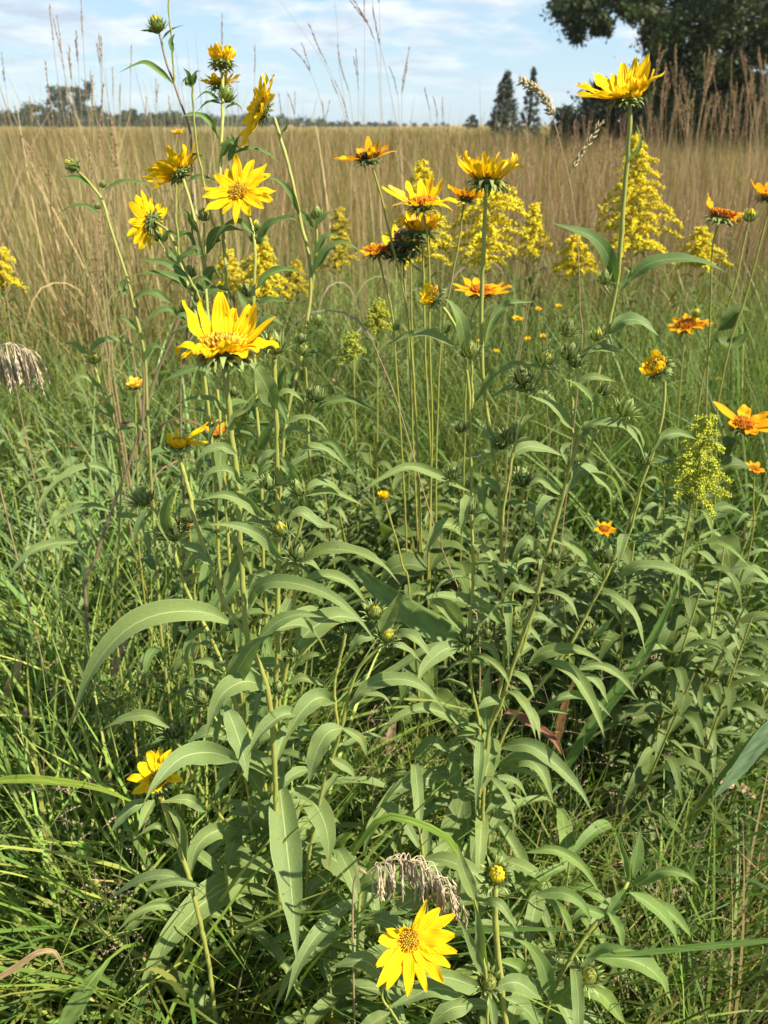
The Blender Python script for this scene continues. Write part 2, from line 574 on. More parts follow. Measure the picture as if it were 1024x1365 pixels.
def flower(parent, px, py, Y, rp, n, npet=14, e=0.3, curv=0.1, disc='gold', pet='petal', W=0.30, ragged=0.0,
           only=None, rd=0.28, fl=0.6, droop=0.0, lenv=0.12, brk='bract', e_fun=None, name='flower_head', miss=0):
    """flower head; rp = petal reach in photograph pixels, n = facing direction as (right, up, towards camera)"""
    c = P(px, py, Y)
    n = camdir(n)
    Rm = rp * mpp(c)
    r = Rm * rd
    u, v, n = basis(n)
    mb = MB()
    involucre(mb, c, n, r * 0.98, fl, brc=.5 if brk == 'bract_dark' else 1.0)
    head = mb.obj(name, M['bracts'], parent, True)
    disc_mb(c + n * r * 0.05, n, r * 0.95, disc, 0.35).obj('disc', M['floret'], head, True)
    angs = only if only is not None else [360.0 * (i + random.uniform(-.22, .22)) / npet for i in range(npet)]
    skip = set(random.sample(range(len(angs)), miss)) if miss else ()
    for i, a in enumerate(angs):
        if i in skip: continue
        spec = {}
        if isinstance(a, tuple): a, spec = a
        x = R(a)
        rdv = math.cos(x) * u + math.sin(x) * v
        Lp = (Rm - r * 0.8) * random.uniform(1 - lenv, 1 + lenv) * spec.get('L', 1)
        ee = (e_fun(a) if e_fun else e) + random.uniform(-.11, .11)
        ee = spec.get('e', ee)
        cv = spec.get('c', curv + random.uniform(-.18, .18))
        tw = random.uniform(-.35, .35) * (1 + 2.2 * ragged)
        if not ragged and random.random() < .22: cv += random.choice((-.5, .5)); Lp *= random.uniform(.75, 1.0)
        cl = spec.get('curl', 0.0)
        if ragged and not cl and random.random() < ragged:
            cl = random.choice((-1, 1, 1)) * random.uniform(0.7, 2.6)
        wv = W * Rm * random.uniform(0.82, 1.15) * (1 - 0.35 * ragged * random.random()) * spec.get('W', 1)
        if random.random() < .15: wv *= .7
        G = petal_grid(c + rdv * r * 0.86 + n * r * random.uniform(-.04, .08), rdv, n, Lp, wv, ee, cv, tw, cl,
                       cup=random.uniform(0.05, 0.4) + ragged * 0.4)
        aa, bb = G.shape[:2]
        vv, uu = np.meshgrid(np.linspace(0, 1, aa), np.linspace(0, 1, bb), indexing='ij')
        pm = pet
        if ragged and random.random() < ragged * 0.35: pm = 'petal_pale'
        mk('petal', G.reshape(-1, 3), gridq(aa, bb), M[pm], head, np.stack([uu, vv], -1).reshape(-1, 2))
    return head


def bud(parent, px, py, Y, dpx, n=(0, .8, .5), yellow=0.0, dark=False, flare=0.8, name='bud', long=1.0):
    c = P(px, py, Y); n = camdir(n)
    r = 0.46 * dpx * mpp(c)
    u, v, n = basis(n)
    mb = MB()
    # core
    k = 10
    an = np.linspace(0, 2 * math.pi, k + 1)
    G = np.array([[c + r * a * (math.cos(x) * u + math.sin(x) * v) + n * (r * h) for x in an]
                  for a, h in ((.25, -.8), (.6, -.62), (.8, -.2), (.72, .25), (.45, .5), (.03, .6))])
    mb.grid(G, None, (.05, .07, .02) if not yellow else (.16, .18, .03))
    for l in range(4):
        per = (12, 14, 13, 10)[l]
        for i in range(per):
            a = 2 * math.pi * (i + .5 * (l % 2) + random.uniform(-.25, .25)) / per
            rdv = math.cos(a) * u + math.sin(a) * v
            S = np.cross(n, rdv)
            ra = (.72, .84, .80, .55)[l]; hh = (-.66, -.42, -.02, .35)[l]
            Lb = r * (1.1, 1.0, 0.9, 0.8)[l] * random.uniform(.8, 1.25) * long
            th0 = R((35, 60, 85, 110)[l])
            dth = (-flare * random.uniform(.3, 1.4), -flare * random.uniform(.2, 1.3), 0.3 - flare * random.uniform(0, 1.1), random.uniform(0.2, .9))[l]
            p = c + rdv * r * ra + n * r * hh
            pts = []
            for q in range(5):
                th = th0 + dth * (q / 4) ** 1.2
                pts.append(p); p = p + (math.cos(th) * rdv + math.sin(th) * n) * Lb / 4
            wd = r * 0.15 * np.array([1.0, 1.0, .72, .42, .05])
            mb.grid(np.array([[pp - S * w_, pp + S * w_] for pp, w_ in zip(pts, wd)]), None, bract_cols(5, .82 if dark else 1.05))
    b = mb.obj(name, M['bracts'], parent, True)
    if yellow > 0:
        t = MB()
        nn = int(16 + 26 * yellow)
        for i in range(nn):
            a = i * 2.4; f = math.sqrt((i + .5) / nn) * .74 * (0.6 + .4 * yellow)
            rdv = math.cos(a) * u + math.sin(a) * v
            S = np.cross(n, rdv)
            p = c + rdv * r * f + n * r * (.25 + .1 * yellow)
            pts = []
            th0 = R(100); Lb = r * random.uniform(.5, .8) * (0.7 + .5 * yellow)
            for q in range(5):
                pts.append(p); th = th0 + random.uniform(0.3, .8) * q / 2
                p = p + (math.cos(th) * rdv + math.sin(th) * n) * Lb / 4
            wd = r * .15 * np.array([.8, 1, 1, .8, .3])
            cc = np.array([0.72, 0.55, 0.02]) * random.uniform(.7, 1.1)
            t.grid(np.array([[pp - S * w_, pp + S * w_] for pp, w_ in zip(pts, wd)]), None, cc)
        t.obj('floret_tuft', M['floret'], b, True)
    return b


GROUND_Z = 0.0


class Plant:
    """one rooted plant: pixel polylines on the photograph turned into stems at real depths"""
    def __init__(s, name, label, cat, Y, stem, r0=0.0034, r1=0.0022, mat='stem', group=None, Yb=None, root=True):
        s.Y = Y
        s.path = []
        pts = s.lift(stem, Y, Yb)
        base = pts[-1].copy()
        if root and base[2] > 0.02:
            a = base.copy()
            d = pts[-1] - pts[-2]
            k = 0.35 * a[2] / max(0.02, -d[2])
            base = np.array([a[0] + d[0] * k * 0.5, a[1] + 0.02, -0.01])
            mid = (a + base) / 2 + np.array([d[0] * k * 0.2, 0, 0])
            pts = np.vstack([pts, mid, base])
        else:
            base[2] = 0.0
        s.base = base
        s.o = thing(name, label, cat, (base[0], base[1], 0.0), group)
        s.main = pts
        s.stem = add_stem(s.o, pts, r0, r1, mat)
        s.nleaf = 0
        s.backbias = 0.0
        s.mat = mat

    def lift(s, pp, Y, Yb=None):
        out = []
        n = len(pp)
        for i, q in enumerate(pp):
            if len(q) > 2: y = q[2]
            else: y = Y if Yb is None else Y + (Yb - Y) * i / max(1, n - 1)
            s.path.append((q[0], q[1], y))
            out.append(P(q[0], q[1], y))
        return np.array(out)

    def yat(s, px, py):
        return min(s.path, key=lambda q: (q[0] - px) ** 2 + (q[1] - py) ** 2)[2]

    def branch(s, pp, r0=0.0022, r1=0.0016, mat=None, Y=None):
        Yend = pp[-1][2] if len(pp[-1]) > 2 else s.yat(pp[-1][0], pp[-1][1])
        Y0 = Y if Y is not None else (pp[0][2] if len(pp[0]) > 2 else Yend)
        n = len(pp)
        q = [(a[0], a[1], Y0 + (Yend - Y0) * i / max(1, n - 1)) for i, a in enumerate(pp)]
        add_stem(s.o, s.lift(q, Y0), r0, r1, mat or s.mat, 'branch')
        return s

    def leaf(s, pts, w, d=None, mat='leaf', fold=None, roll=0.0, wave=None, Y=None, label=None):
        """pts: pixel points from the base to the tip; w visible width in pixels; d = depth offset of the tip (m)"""
        y0 = Y if Y is not None else s.yat(*pts[0][:2])
        Lp = sum(math.dist(pts[i], pts[i + 1]) for i in range(len(pts) - 1))
        m = mpp(P(pts[0][0], pts[0][1], y0))
        if d is None:
            d = random.uniform(-0.30, 0.18) * Lp * m
        n = len(pts)
        c = np.array([P(p[0], p[1], y0 - 0.003 + d * (i / (n - 1)) ** 1.1) for i, p in enumerate(pts)])
        o = add_leaf(s.o, c, w * m * random.uniform(.90, 1.03), mat, fold=random.uniform(.3, .62) if fold is None else fold,
                     roll=roll + random.uniform(-.45, .45), wave=random.uniform(.02, .085) if wave is None else wave, label=label)
        s.nleaf += 1
        return s

    def leaves(s, rows, **kw):
        for r in rows:
            s.leaf(r[0], r[1], **{**kw, **(r[2] if len(r) > 2 else {})})
        return s

    def auto(s, n, z0, z1, Lr=(.09, .15), wr=(.013, .022), mat='leaf', pts=None):
        """leaves in a spiral round the main stem between two heights"""
        c = spline(s.main if pts is None else pts, 60)
        a = random.uniform(0, 6.28)
        for i in range(n):
            z = z0 + (z1 - z0) * (i + random.random()) / n
            k = int(np.argmin(abs(c[:, 2] - z)))
            a += 2.4 + random.uniform(-.4, .4)
            L_ = random.uniform(*Lr)
            h = np.array([math.cos(a), math.sin(a), 0])
            if h[1] < -.15 and random.random() < s.backbias: h[1] *= -1
            up = random.uniform(.25, .8); dr = random.uniform(.5, 1.3)
            b = c[k]
            q = [b, b + L_ * (.30 * h + .22 * up * np.array([0, 0, 1])), b + L_ * (.65 * h + (.30 * up - .12 * dr) * np.array([0, 0, 1])),
                 b + L_ * (.9 * h + (.25 * up - .5 * dr) * np.array([0, 0, 1]))]
            add_leaf(s.o, q, random.uniform(*wr), mat, fold=random.uniform(.15, .45), roll=random.uniform(-.6, .6), wave=random.uniform(.02, .08),
                     hint=np.array([0, 0, 1.0]) + .9 * h)
            s.nleaf += 1
        return s

    def flower(s, *a, **k):
        flower(s.o, *a, **k); return s

    def bud(s, *a, **k):
        bud(s.o, *a, **k); return s

# ------------------------------------------------------------------ the sunflowers in front
UPN = (0, .9, .35)

# A1: ragged bloom left of the centre, with a second bloom on its left branch
a1 = Plant('sunflower', 'sunflower with the large ragged bloom of upright curling petals left of centre', 'sunflower', .62,
           [(299, 480), (306, 545), (318, 640), (322, 730), (330, 845), (350, 895), (362, 950), (368, 1040), (372, 1150), (372, 1260), (370, 1400)], .0036, .0029)
a1.backbias = .9
a1.branch([(241, 612), (252, 655), (262, 705), (280, 760), (305, 812), (330, 845)], .0028, .0022, Y=.66)
a1.flower(299, 463, .62, 80, (.05, .88, .46), disc='gold', ragged=.0, rd=.34, fl=1.3, W=.36, only=[
    (5, dict(e=0.29, c=.1, curl=-1.0, L=1.0)), (22, dict(e=0.63, c=.1, L=1.05)), (45, dict(e=0.80, c=.05, L=1.1)), (62, dict(e=0.84, c=.3, L=.9, W=.75, curl=-.6)),
    (84, dict(e=0.80, c=.2, L=.95, W=.75)), (103, dict(e=0.95, c=.1, L=1.10, W=.95, curl=-.4)), (135, dict(e=0.85, c=.3, L=1.05, W=.7, curl=.9)), (158, dict(e=0.71, c=.7, L=1.15, W=.8)),
    (185, dict(e=0.08, c=-.5, curl=-2.2, L=1.0)), (205, dict(e=0.00, c=-.6, curl=-1.2, L=.75)), (232, dict(e=0.42, c=-.2, curl=-1.5, L=.5)), (255, dict(e=0.29, c=-.5, curl=-1.8, L=.45)),
    (285, dict(e=0.42, c=.4, L=.55, W=1.2)), (310, dict(e=0.34, c=-.4, curl=-1.4, L=.6)), (338, dict(e=0.25, c=-.5, curl=-1.6, L=.75))])
a1.flower(239, 592, .66, 31, (.1, .75, .6), disc='gold', rd=.33, fl=1.2, W=.5, only=[
    (40, dict(e=.5, c=.0, L=1.7, W=.9)), (5, dict(e=.15, c=-.5, L=1.5, W=.7)), (115, dict(e=.8, c=.2, L=.9, W=.5)), (170, dict(e=.9, c=.9, L=.7)), (200, dict(e=.9, c=.9, L=.8)),
    (235, dict(e=1.0, c=.8, L=.8)), (270, dict(e=1.1, c=.6, L=.7)), (300, dict(e=1.0, c=.9, L=.7))])
a1.leaves([
    ([(312, 832), (272, 816), (215, 818), (165, 842), (122, 895), (94, 968)], 36, dict(d=-.04, fold=.30, roll=-.25, wave=.02)),
    ([(303, 578), (312, 556), (330, 545), (347, 518)], 11),
    ([(302, 552), (284, 534), (252, 533), (228, 548)], 11),
    ([(325, 648), (308, 629), (285, 630), (270, 648), (262, 674)], 16),
    ([(355, 692), (332, 672), (300, 660), (266, 667)], 20),
    ([(316, 606), (297, 596), (275, 602), (257, 620)], 14),
    ([(284, 754), (268, 736), (250, 727), (236, 716)], 20, dict(d=.02)),
    ([(300, 792), (308, 765), (324, 738), (347, 727)], 20),
    ([(306, 918), (320, 888), (338, 862), (361, 845)], 32, dict(d=-.03, fold=.3)),
    ([(356, 916), (328, 908), (300, 922), (284, 950), (276, 982)], 31, dict(d=-.05, fold=.25)),
    ([(301, 940), (313, 970), (324, 1005), (330, 1042)], 30, dict(d=-.04, fold=.25)),
    ([(297, 955), (292, 975), (286, 1000)], 16),
    ([(402, 950), (375, 954), (347, 978), (329, 1010)], 24, dict(d=-.04)),
    ([(331, 812), (338, 788), (362, 776), (400, 779), (440, 794), (475, 822), (503, 858)], 20, dict(d=-.07, wave=.01)),
    ([(378, 748), (350, 716), (315, 701), (278, 699)], 20),
    ([(276, 834), (258, 850), (250, 872), (253, 905)], 15), ([(300, 897), (280, 882), (254, 883)], 14), ([(292, 914), (272, 903), (248, 908)], 12),
    ([(345, 850), (372, 828), (400, 819), (432, 823)], 20)])
a1.auto(14, .12, .55, (.10, .16), (0.014, 0.021))

# A2: spent green head on the pale stem, with the long hanging leaf low down
a2 = Plant('sunflower', 'sunflower with a spiky petal-less green head beside the large ragged bloom', 'sunflower', .66,
           [(366, 478), (366, 505), (370, 565), (371, 640), (374, 700), (374, 760), (373, 860), (371, 930), (371, 1030), (372, 1150), (376, 1290), (378, 1400)], .0034, .0026)
a2.backbias = 1.0
a2.branch([(395, 752), (391, 800), (385, 865), (374, 930)], .0026, .0022)
a2.bud(366, 460, .66, 34, (0, .95, .25), .55, flare=1.5, name='spent_head', long=1.35)
for b in ((375, 706, 26, .7), (398, 738, 28, 0), (371, 917, 22, 0), (358, 644, 24, 0), (398, 652, 26, .1), (392, 870, 16, 0)):
    a2.bud(b[0], b[1], .655, b[2], (random.uniform(-.3, .3), .85, .45), b[3], long=1.25)
a2.leaves([
    ([(366, 545), (356, 517), (342, 493), (326, 480)], 30, dict(d=-.02, fold=.3)),
    ([(376, 585), (392, 572), (421, 581)], 12), ([(392, 612), (410, 597), (435, 600), (463, 622)], 13), ([(378, 566), (403, 557), (425, 564), (441, 581)], 12),
    ([(369, 529), (385, 523), (406, 536)], 12), ([(396, 642), (386, 622), (372, 607)], 16),
    ([(403, 656), (425, 645), (446, 652), (463, 677)], 16), ([(405, 661), (440, 655), (470, 667), (488, 676)], 12), ([(385, 691), (402, 684), (425, 699), (447, 704), (446, 714)], 21),
    ([(398, 748), (436, 733), (478, 737), (510, 754), (534, 780)], 24, dict(d=-.05)),
    ([(398, 782), (430, 768), (465, 778), (491, 808)], 20),
    ([(392, 868), (412, 841), (448, 822), (489, 828)], 36, dict(d=.03)),
    ([(394, 886), (415, 874), (436, 874)], 14), ([(384, 910), (405, 904), (433, 915)], 13),
    ([(372, 1036), (377, 1080), (384, 1140), (391, 1210), (396, 1284)], 45, dict(d=-.17, fold=.42, roll=0, wave=.015,
      label='broad pale leaf hanging straight down')),
    ([(393, 1050), (420, 1072), (436, 1108), (439, 1158)], 32, dict(d=-.06, fold=.2)),
    ([(410, 1128), (452, 1150), (492, 1190), (507, 1244)], 38, dict(d=-.08, fold=.3)),
    ([(372, 760), (345, 790), (335, 800), (325, 830)], 14),
    ([(366, 655), (350, 640), (335, 640)], 14), ([(372, 620), (390, 640), (395, 665)], 14), ([(370, 600), (352, 612), (345, 640)], 16)])
a2.auto(16, .10, .52, (.10, .16), (0.014, 0.022))

# A3: leaning stem right of A2 with two yellow-tipped buds
a3 = Plant('sunflower', 'leaning sunflower with two yellow-green buds close together in the middle of the picture', 'sunflower', .64,
           [(516, 852), (500, 868), (478, 893), (463, 935), (455, 968), (440, 1015), (428, 1060), (415, 1120), (408, 1200), (405, 1300), (405, 1400)], .0028, .0022)
a3.backbias = .8
a3.branch([(461, 845), (452, 885), (445, 925), (452, 970)], .0022, .0018)
a3.bud(500, 815, .65, 26, (.1, .7, .7), .45).bud(517, 847, .64, 27, (.2, .75, .6), .6).bud(462, 842, .66, 18, (0, .9, .3))
a3.leaves([
    ([(447, 936), (425, 930), (401, 950), (379, 988)], 27, dict(d=-.04)), ([(457, 970), (436, 978), (420, 1008), (411, 1047)], 30, dict(d=-.04, fold=.2)),
    ([(463, 945), (490, 914), (530, 905), (565, 916), (594, 948)], 20), ([(466, 940), (485, 925), (510, 928), (523, 942)], 12),
    ([(507, 842), (520, 815), (533, 789)], 22), ([(514, 860), (540, 865), (564, 885)], 14), ([(524, 846), (550, 848), (580, 882)], 18, dict(d=-.03)),
    ([(500, 850), (480, 852), (463, 872)], 16), ([(440, 1010), (465, 1025), (475, 1040)], 14), ([(455, 970), (480, 985), (490, 1010)], 14),
    ([(445, 1140), (456, 1120), (470, 1107)], 20), ([(460, 1168), (492, 1172), (515, 1190), (531, 1217)], 20), ([(450, 1184), (458, 1205), (462, 1224)], 14),
    ([(440, 1172), (420, 1178), (407, 1202)], 18), ([(438, 1198), (441, 1240), (433, 1285), (424, 1314)], 27, dict(fold=.25)),
    ([(435, 1296), (460, 1280), (489, 1299)], 28), ([(440, 1236), (480, 1222), (522, 1246)], 22), ([(405, 1285), (416, 1330), (432, 1400)], 32)])
a3.branch([(452, 1182), (446, 1230), (430, 1300), (420, 1380)], .0022, .0016)
a3.bud(452, 1174, .62, 22, (0, .8, .6))
a3.auto(10, .08, .45, (.09, .15), (0.014, 0.021))

# A5: sideways bloom facing left, long pale stem
a5 = Plant('sunflower', 'sunflower with a bloom turned sideways near the sky on a long bare stem', 'sunflower', .90,
           [(366, 157), (375, 185), (388, 235), (400, 290), (412, 340), (415, 390), (411, 430), (405, 470), (395, 510), (385, 560), (378, 620), (374, 700), (374, 800), (376, 1000)], .0030, .0021, Yb=.78)
a5.flower(349, 148, .90, 52, (-.72, .25, .45), npet=14, e=.25, curv=.0, disc='gold', W=.31, rd=.25, fl=.9)
a5.branch([(423, 291), (420, 340), (415, 385)], .0018, .0014).bud(423, 285, .89, 21, (0, .9, .4), .1)
a5.branch([(407, 490), (410, 560), (410, 625), (404, 680), (380, 760)], .0022, .0015, Y=.76)
a5.branch([(420, 530), (413, 550), (411, 580)], .0016, .0014, Y=.76)
for b in ((424, 427, 20, .3, .84), (403, 466, 22, .6, .80), (421, 526, 28, 0, .76), (427, 330, 12, 0, .88), (401, 452, 18, 0, .8)):
    a5.bud(b[0], b[1], b[4], b[2], (.2, .9, .3), b[3], dark=b[3] == 0)
a5.branch([(424, 434), (417, 445), (411, 455)], .0014, .0012)
a5.leaves([
    ([(400, 286), (390, 262), (373, 243), (347, 233)], 11), ([(400, 294), (376, 292), (353, 309), (345, 324)], 11), ([(418, 362), (438, 331), (464, 326), (492, 346)], 14),
    ([(418, 340), (435, 315), (459, 317)], 11), ([(420, 301), (435, 286), (450, 283)], 9), ([(417, 304), (408, 290), (399, 279)], 9), ([(374, 180), (381, 172), (381, 158)], 5),
    ([(410, 450), (425, 440), (438, 448)], 12), ([(405, 478), (425, 470), (447, 485)], 12), ([(415, 562), (430, 540), (460, 533), (485, 540), (506, 553)], 14),
    ([(385, 550), (372, 530), (375, 505), (382, 485)], 16), ([(393, 525), (388, 505), (396, 490)], 16), ([(408, 600), (440, 590), (460, 615), (478, 640)], 12)], mat='leaf_dark')

# T1: two blooms stacked against the sky
t1 = Plant('sunflower', 'sunflower with two blooms stacked one above the other against the sky at upper left', 'sunflower', .95,
           [(297, 92), (297, 130), (296, 170), (294, 215), (292, 260), (296, 320), (300, 380), (300, 430), (300, 520), (306, 640), (318, 800), (330, 1000)], .0030, .0020, Yb=.80)
t1.flower(296, 83, .95, 28, (0, .95, .15), npet=17, e=.85, curv=.5, disc='gold', W=.34, rd=.42, fl=1.0, ragged=.25)
t1.flower(293, 112, .96, 30, (-.1, .9, .3), npet=12, e=.30, curv=-.1, disc='gold', W=.30, rd=.36, fl=1.0)
t1.bud(302, 127, .94, 24, (.2, .9, .3), .2, flare=1.2, name='spent_head')
t1.branch([(257, 112), (257, 150), (262, 200), (275, 260), (292, 320)], .0016, .0012)
t1.leaves([
    ([(293, 186), (284, 166), (264, 153), (238, 156)], 11, dict(mat='leaf_fresh')), ([(296, 139), (278, 137), (261, 151)], 10), ([(294, 136), (275, 124), (258, 136)], 7),
    ([(308, 206), (335, 199), (360, 207), (376, 223)], 10), ([(300, 145), (315, 140), (325, 150)], 8), ([(256, 116), (247, 106), (242, 116)], 9), ([(257, 114), (262, 97), (270, 95)], 8),
    ([(257, 113), (252, 100), (244, 90)], 8), ([(258, 114), (250, 112), (247, 104)], 8), ([(305, 215), (312, 195), (320, 180)], 10), ([(294, 210), (306, 190), (322, 200)], 12), ([(296, 320), (280, 330), (268, 352)], 12)], mat='leaf_dark')
t1.bud(308, 190, .93, 18, (.2, .9, .3), 0)

# T3: topmost bud
t3 = Plant('sunflower', 'sunflower with a single yellow bud topping a thin reddish stem, the highest at upper left', 'sunflower', 1.0,
           [(212, 43), (221, 80), (232, 110), (243, 145), (252, 175), (254, 220), (255, 300), (254, 380), (248, 460), (240, 560), (250, 800), (270, 1000)], .0026, .0014, 'stem_red', Yb=.90)
t3.bud(209, 33, 1.0, 24, (-.25, .85, .4), .9)
t3.branch([(222, -30), (225, 30), (229, 70), (232, 112)], .0014, .0009, 'stem')
t3.leaves([([(231, 112), (214, 97), (190, 85), (156, 98)], 12, dict(mat='leaf_fresh')), ([(213, 46), (200, 42), (185, 41)], 7), ([(216, 53), (230, 40), (248, 32)], 8), ([(230, 71), (228, 56), (234, 44)], 8),
           ([(254, 208), (262, 207), (271, 209)], 7), ([(254, 385), (240, 372), (222, 380)], 11), ([(250, 420), (268, 408), (284, 416)], 11)], mat='leaf_dark')

# T4: cupped bloom turned left, seen from the side
t4 = Plant('sunflower', 'sunflower with a cupped bloom raised to the upper left, just above the sideways drooping bloom', 'sunflower', .92,
           [(244, 238), (252, 265), (262, 305), (270, 345), (275, 385), (280, 440), (290, 520), (300, 640), (315, 850)], .0030, .0019, Yb=.80)
t4.flower(238, 230, .92, 47, (-.55, .72, .12), npet=14, e=.42, curv=.1, disc='gold', W=.33, rd=.25, fl=1.0)
t4.branch([(272, 297), (274, 325), (275, 365)], .0016, .0013).bud(272, 287, .91, 20, (0, .9, .35), .25)
t4.branch([(236, 245), (236, 290), (241, 340), (258, 380), (279, 430)], .0017, .0014)
t4.bud(253, 363, .9, 20, (-.1, .9, .4), .2).bud(246, 417, .87, 22, (-.1, .9, .4), .1).bud(232, 348, .9, 16, (0, .9, .4), 0, True)
t4.leaves([
    ([(276, 338), (284, 316), (304, 305), (327, 308)], 15), ([(235, 354), (250, 341), (273, 341)], 13), ([(264, 392), (240, 375), (210, 364), (164, 369)], 14), ([(256, 377), (225, 352), (181, 346)], 12),
    ([(272, 388), (275, 370), (285, 360), (298, 373)], 16), ([(228, 404), (205, 390), (177, 399)], 11), ([(250, 243), (266, 236), (288, 240)], 9), ([(264, 310), (250, 285), (238, 283)], 10),
    ([(280, 430), (300, 425), (318, 440)], 13), ([(270, 400), (290, 385), (312, 390)], 14), ([(275, 415), (262, 400), (262, 385)], 14), ([(243, 425), (225, 412), (205, 420), (190, 437)], 11),
    ([(282, 450), (262, 455), (240, 475)], 14), ([(288, 500), (268, 490), (240, 498), (215, 510)], 13), ([(276, 392), (256, 378), (244, 360)], 12), ([(240, 345), (262, 330), (268, 345)], 10)], mat='leaf_dark')

# T5: open disc facing the camera
t5 = Plant('sunflower', 'sunflower whose round open bloom faces the camera squarely at upper left', 'sunflower', .86,
           [(321, 262), (331, 288), (338, 312), (340, 345), (338, 400), (340, 470), (343, 540), (348, 620), (352, 760), (358, 1000)], .0029, .0020, Yb=.78)
t5.flower(319, 256, .86, 50, (-.12, .30, .93), npet=15, e=.12, curv=-.05, disc='gold', W=.31, rd=.235, lenv=.12)
t5.bud(341, 301, .85, 18, (.2, .85, .4), .6).bud(343, 317, .85, 22, (.3, .8, .4), .1)
t5.leaves([([(339, 312), (322, 298), (300, 303), (279, 334)], 14), ([(344, 320), (358, 300), (378, 292), (398, 291)], 12), ([(341, 386), (356, 368), (380, 360), (409, 366)], 16), ([(344, 406), (360, 400), (387, 402)], 11),
           ([(339, 420), (325, 400), (315, 385)], 14), ([(340, 440), (360, 425), (380, 435)], 14), ([(341, 470), (322, 455), (306, 470)], 15), ([(343, 545), (360, 520), (372, 510)], 16),
           ([(345, 560), (330, 545), (318, 560)], 15), ([(346, 600), (358, 575), (372, 560)], 16), ([(350, 690), (335, 670), (320, 690)], 18)], mat='leaf_dark')
t5.bud(312, 523, .80, 16, (0, .9, .4), 0, True).bud(328, 388, .84, 20, (0, .9, .4), 0, True)

# T6: drooping sideways bloom showing its back
t6 = Plant('sunflower', 'sunflower with a drooping sideways bloom showing the pale hairy back of its cup', 'sunflower', .90,
           [(208, 297), (222, 307), (232, 325), (240, 350), (252, 385), (262, 420), (272, 500), (285, 620), (300, 850)], .0027, .0019, Yb=.80)
t6.flower(201, 296, .90, 40, (-.86, .30, -.30), npet=14, e=.22, curv=-.05, disc='gold', W=.33, rd=.27, fl=1.2)
t6.bud(212, 316, .90, 15, (-.2, .9, .2), 0).branch([(212, 320), (220, 335), (230, 350)], .0012, .0009)
t6.leaves([([(216, 324), (226, 311), (240, 318)], 10), ([(240, 350), (228, 335), (222, 325)], 10), ([(250, 385), (270, 372), (285, 380)], 11), ([(262, 430), (245, 420), (228, 428)], 12),
           ([(232, 320), (248, 312), (258, 325), (263, 340)], 11)], mat='leaf_dark')

# T7: left bud on a leaning stem
t7 = Plant('sunflower', 'sunflower with a small nodding yellow bud on a left-leaning pale stem', 'sunflower', .90,
           [(104, 229), (112, 235), (125, 250), (135, 265), (145, 300), (160, 345), (172, 385), (180, 420), (190, 470), (195, 560), (205, 720), (220, 900)], .0026, .0017, Yb=.82)
t7.bud(96, 221, .90, 20, (-.75, .35, .4), .8, flare=1.1)
t7.bud(137, 246, .90, 11, (.1, .9, .4), .1).bud(130, 275, .90, 10, (0, .9, .4), .1)
t7.leaves([([(120, 247), (105, 238), (82, 236)], 10), ([(139, 254), (165, 243), (195, 246), (207, 257)], 10), ([(134, 286), (114, 275), (90, 278), (73, 291)], 10), ([(106, 229), (103, 220), (108, 213)], 7),
           ([(170, 372), (164, 385), (172, 396)], 13), ([(176, 400), (195, 391), (222, 402)], 9), ([(184, 440), (165, 425), (150, 432)], 10), ([(190, 480), (205, 462), (225, 470)], 10)], mat='leaf_dark')

# A6: thin plant at left with one bud
a6 = Plant('sunflower', 'thin young sunflower with one small yellow-tipped bud beside the dead purple stalk', 'sunflower', .95,
           [(126, 486), (134, 512), (144, 540), (151, 558), (160, 590), (163, 640), (160, 700), (155, 800), (160, 900)], .0022, .0015, Yb=.88)
a6.bud(125, 478, .95, 19, (0, .85, .5), .7)
a6.leaves([([(117, 474), (100, 460), (76, 459)], 10), ([(118, 470), (136, 454), (165, 455), (191, 471)], 10), ([(137, 518), (115, 502), (96, 510), (90, 524)], 10), ([(151, 558), (130, 545), (113, 554), (107, 573)], 10),
           ([(150, 553), (146, 535), (152, 524)], 13), ([(159, 635), (126, 622), (92, 634), (62, 660), (52, 692), (55, 708)], 17, dict(d=-.08)), ([(150, 682), (120, 675), (82, 689), (48, 702)], 12),
           ([(156, 686), (180, 694), (196, 720), (199, 745)], 20), ([(112, 722), (70, 725), (38, 739), (4, 778)], 15), ([(158, 590), (140, 578), (118, 582)], 9), ([(156, 575), (180, 568), (205, 585)], 9)], mat='leaf')
a6.auto(8, .12, .5, (.09, .14), (0.012, 0.018))

# B: lower left plant with bud clusters
b1 = Plant('sunflower', 'sunflower with a cluster of spiky green buds left of the thick bare stems', 'sunflower', .70,
           [(230, 722), (241, 762), (262, 812), (285, 852), (302, 898), (320, 950), (345, 1005), (358, 1060), (365, 1160), (368, 1300), (370, 1400)], .0030, .0022, Yb=.66)
b1.backbias = .9
b1.branch([(195, 668), (212, 686), (226, 702), (234, 740)], .0020, .0016)
b1.branch([(273, 943), (285, 955), (305, 975), (330, 985)], .0018, .0014).branch([(232, 985), (245, 1005), (262, 1040), (290, 1080), (330, 1130)], .0022, .0016, Y=.62)
for b in ((230, 706, 40, 0), (190, 662, 34, .25), (270, 928, 28, .35), (232, 975, 27, .0), (288, 880, 20, 0), (252, 690, 20, 0)):
    b1.bud(b[0], b[1], .70 if b[1] < 900 else .64, b[2], (random.uniform(-.4, .1), .8, .5), b[3], dark=b[3] == 0, long=1.2, flare=1.1)
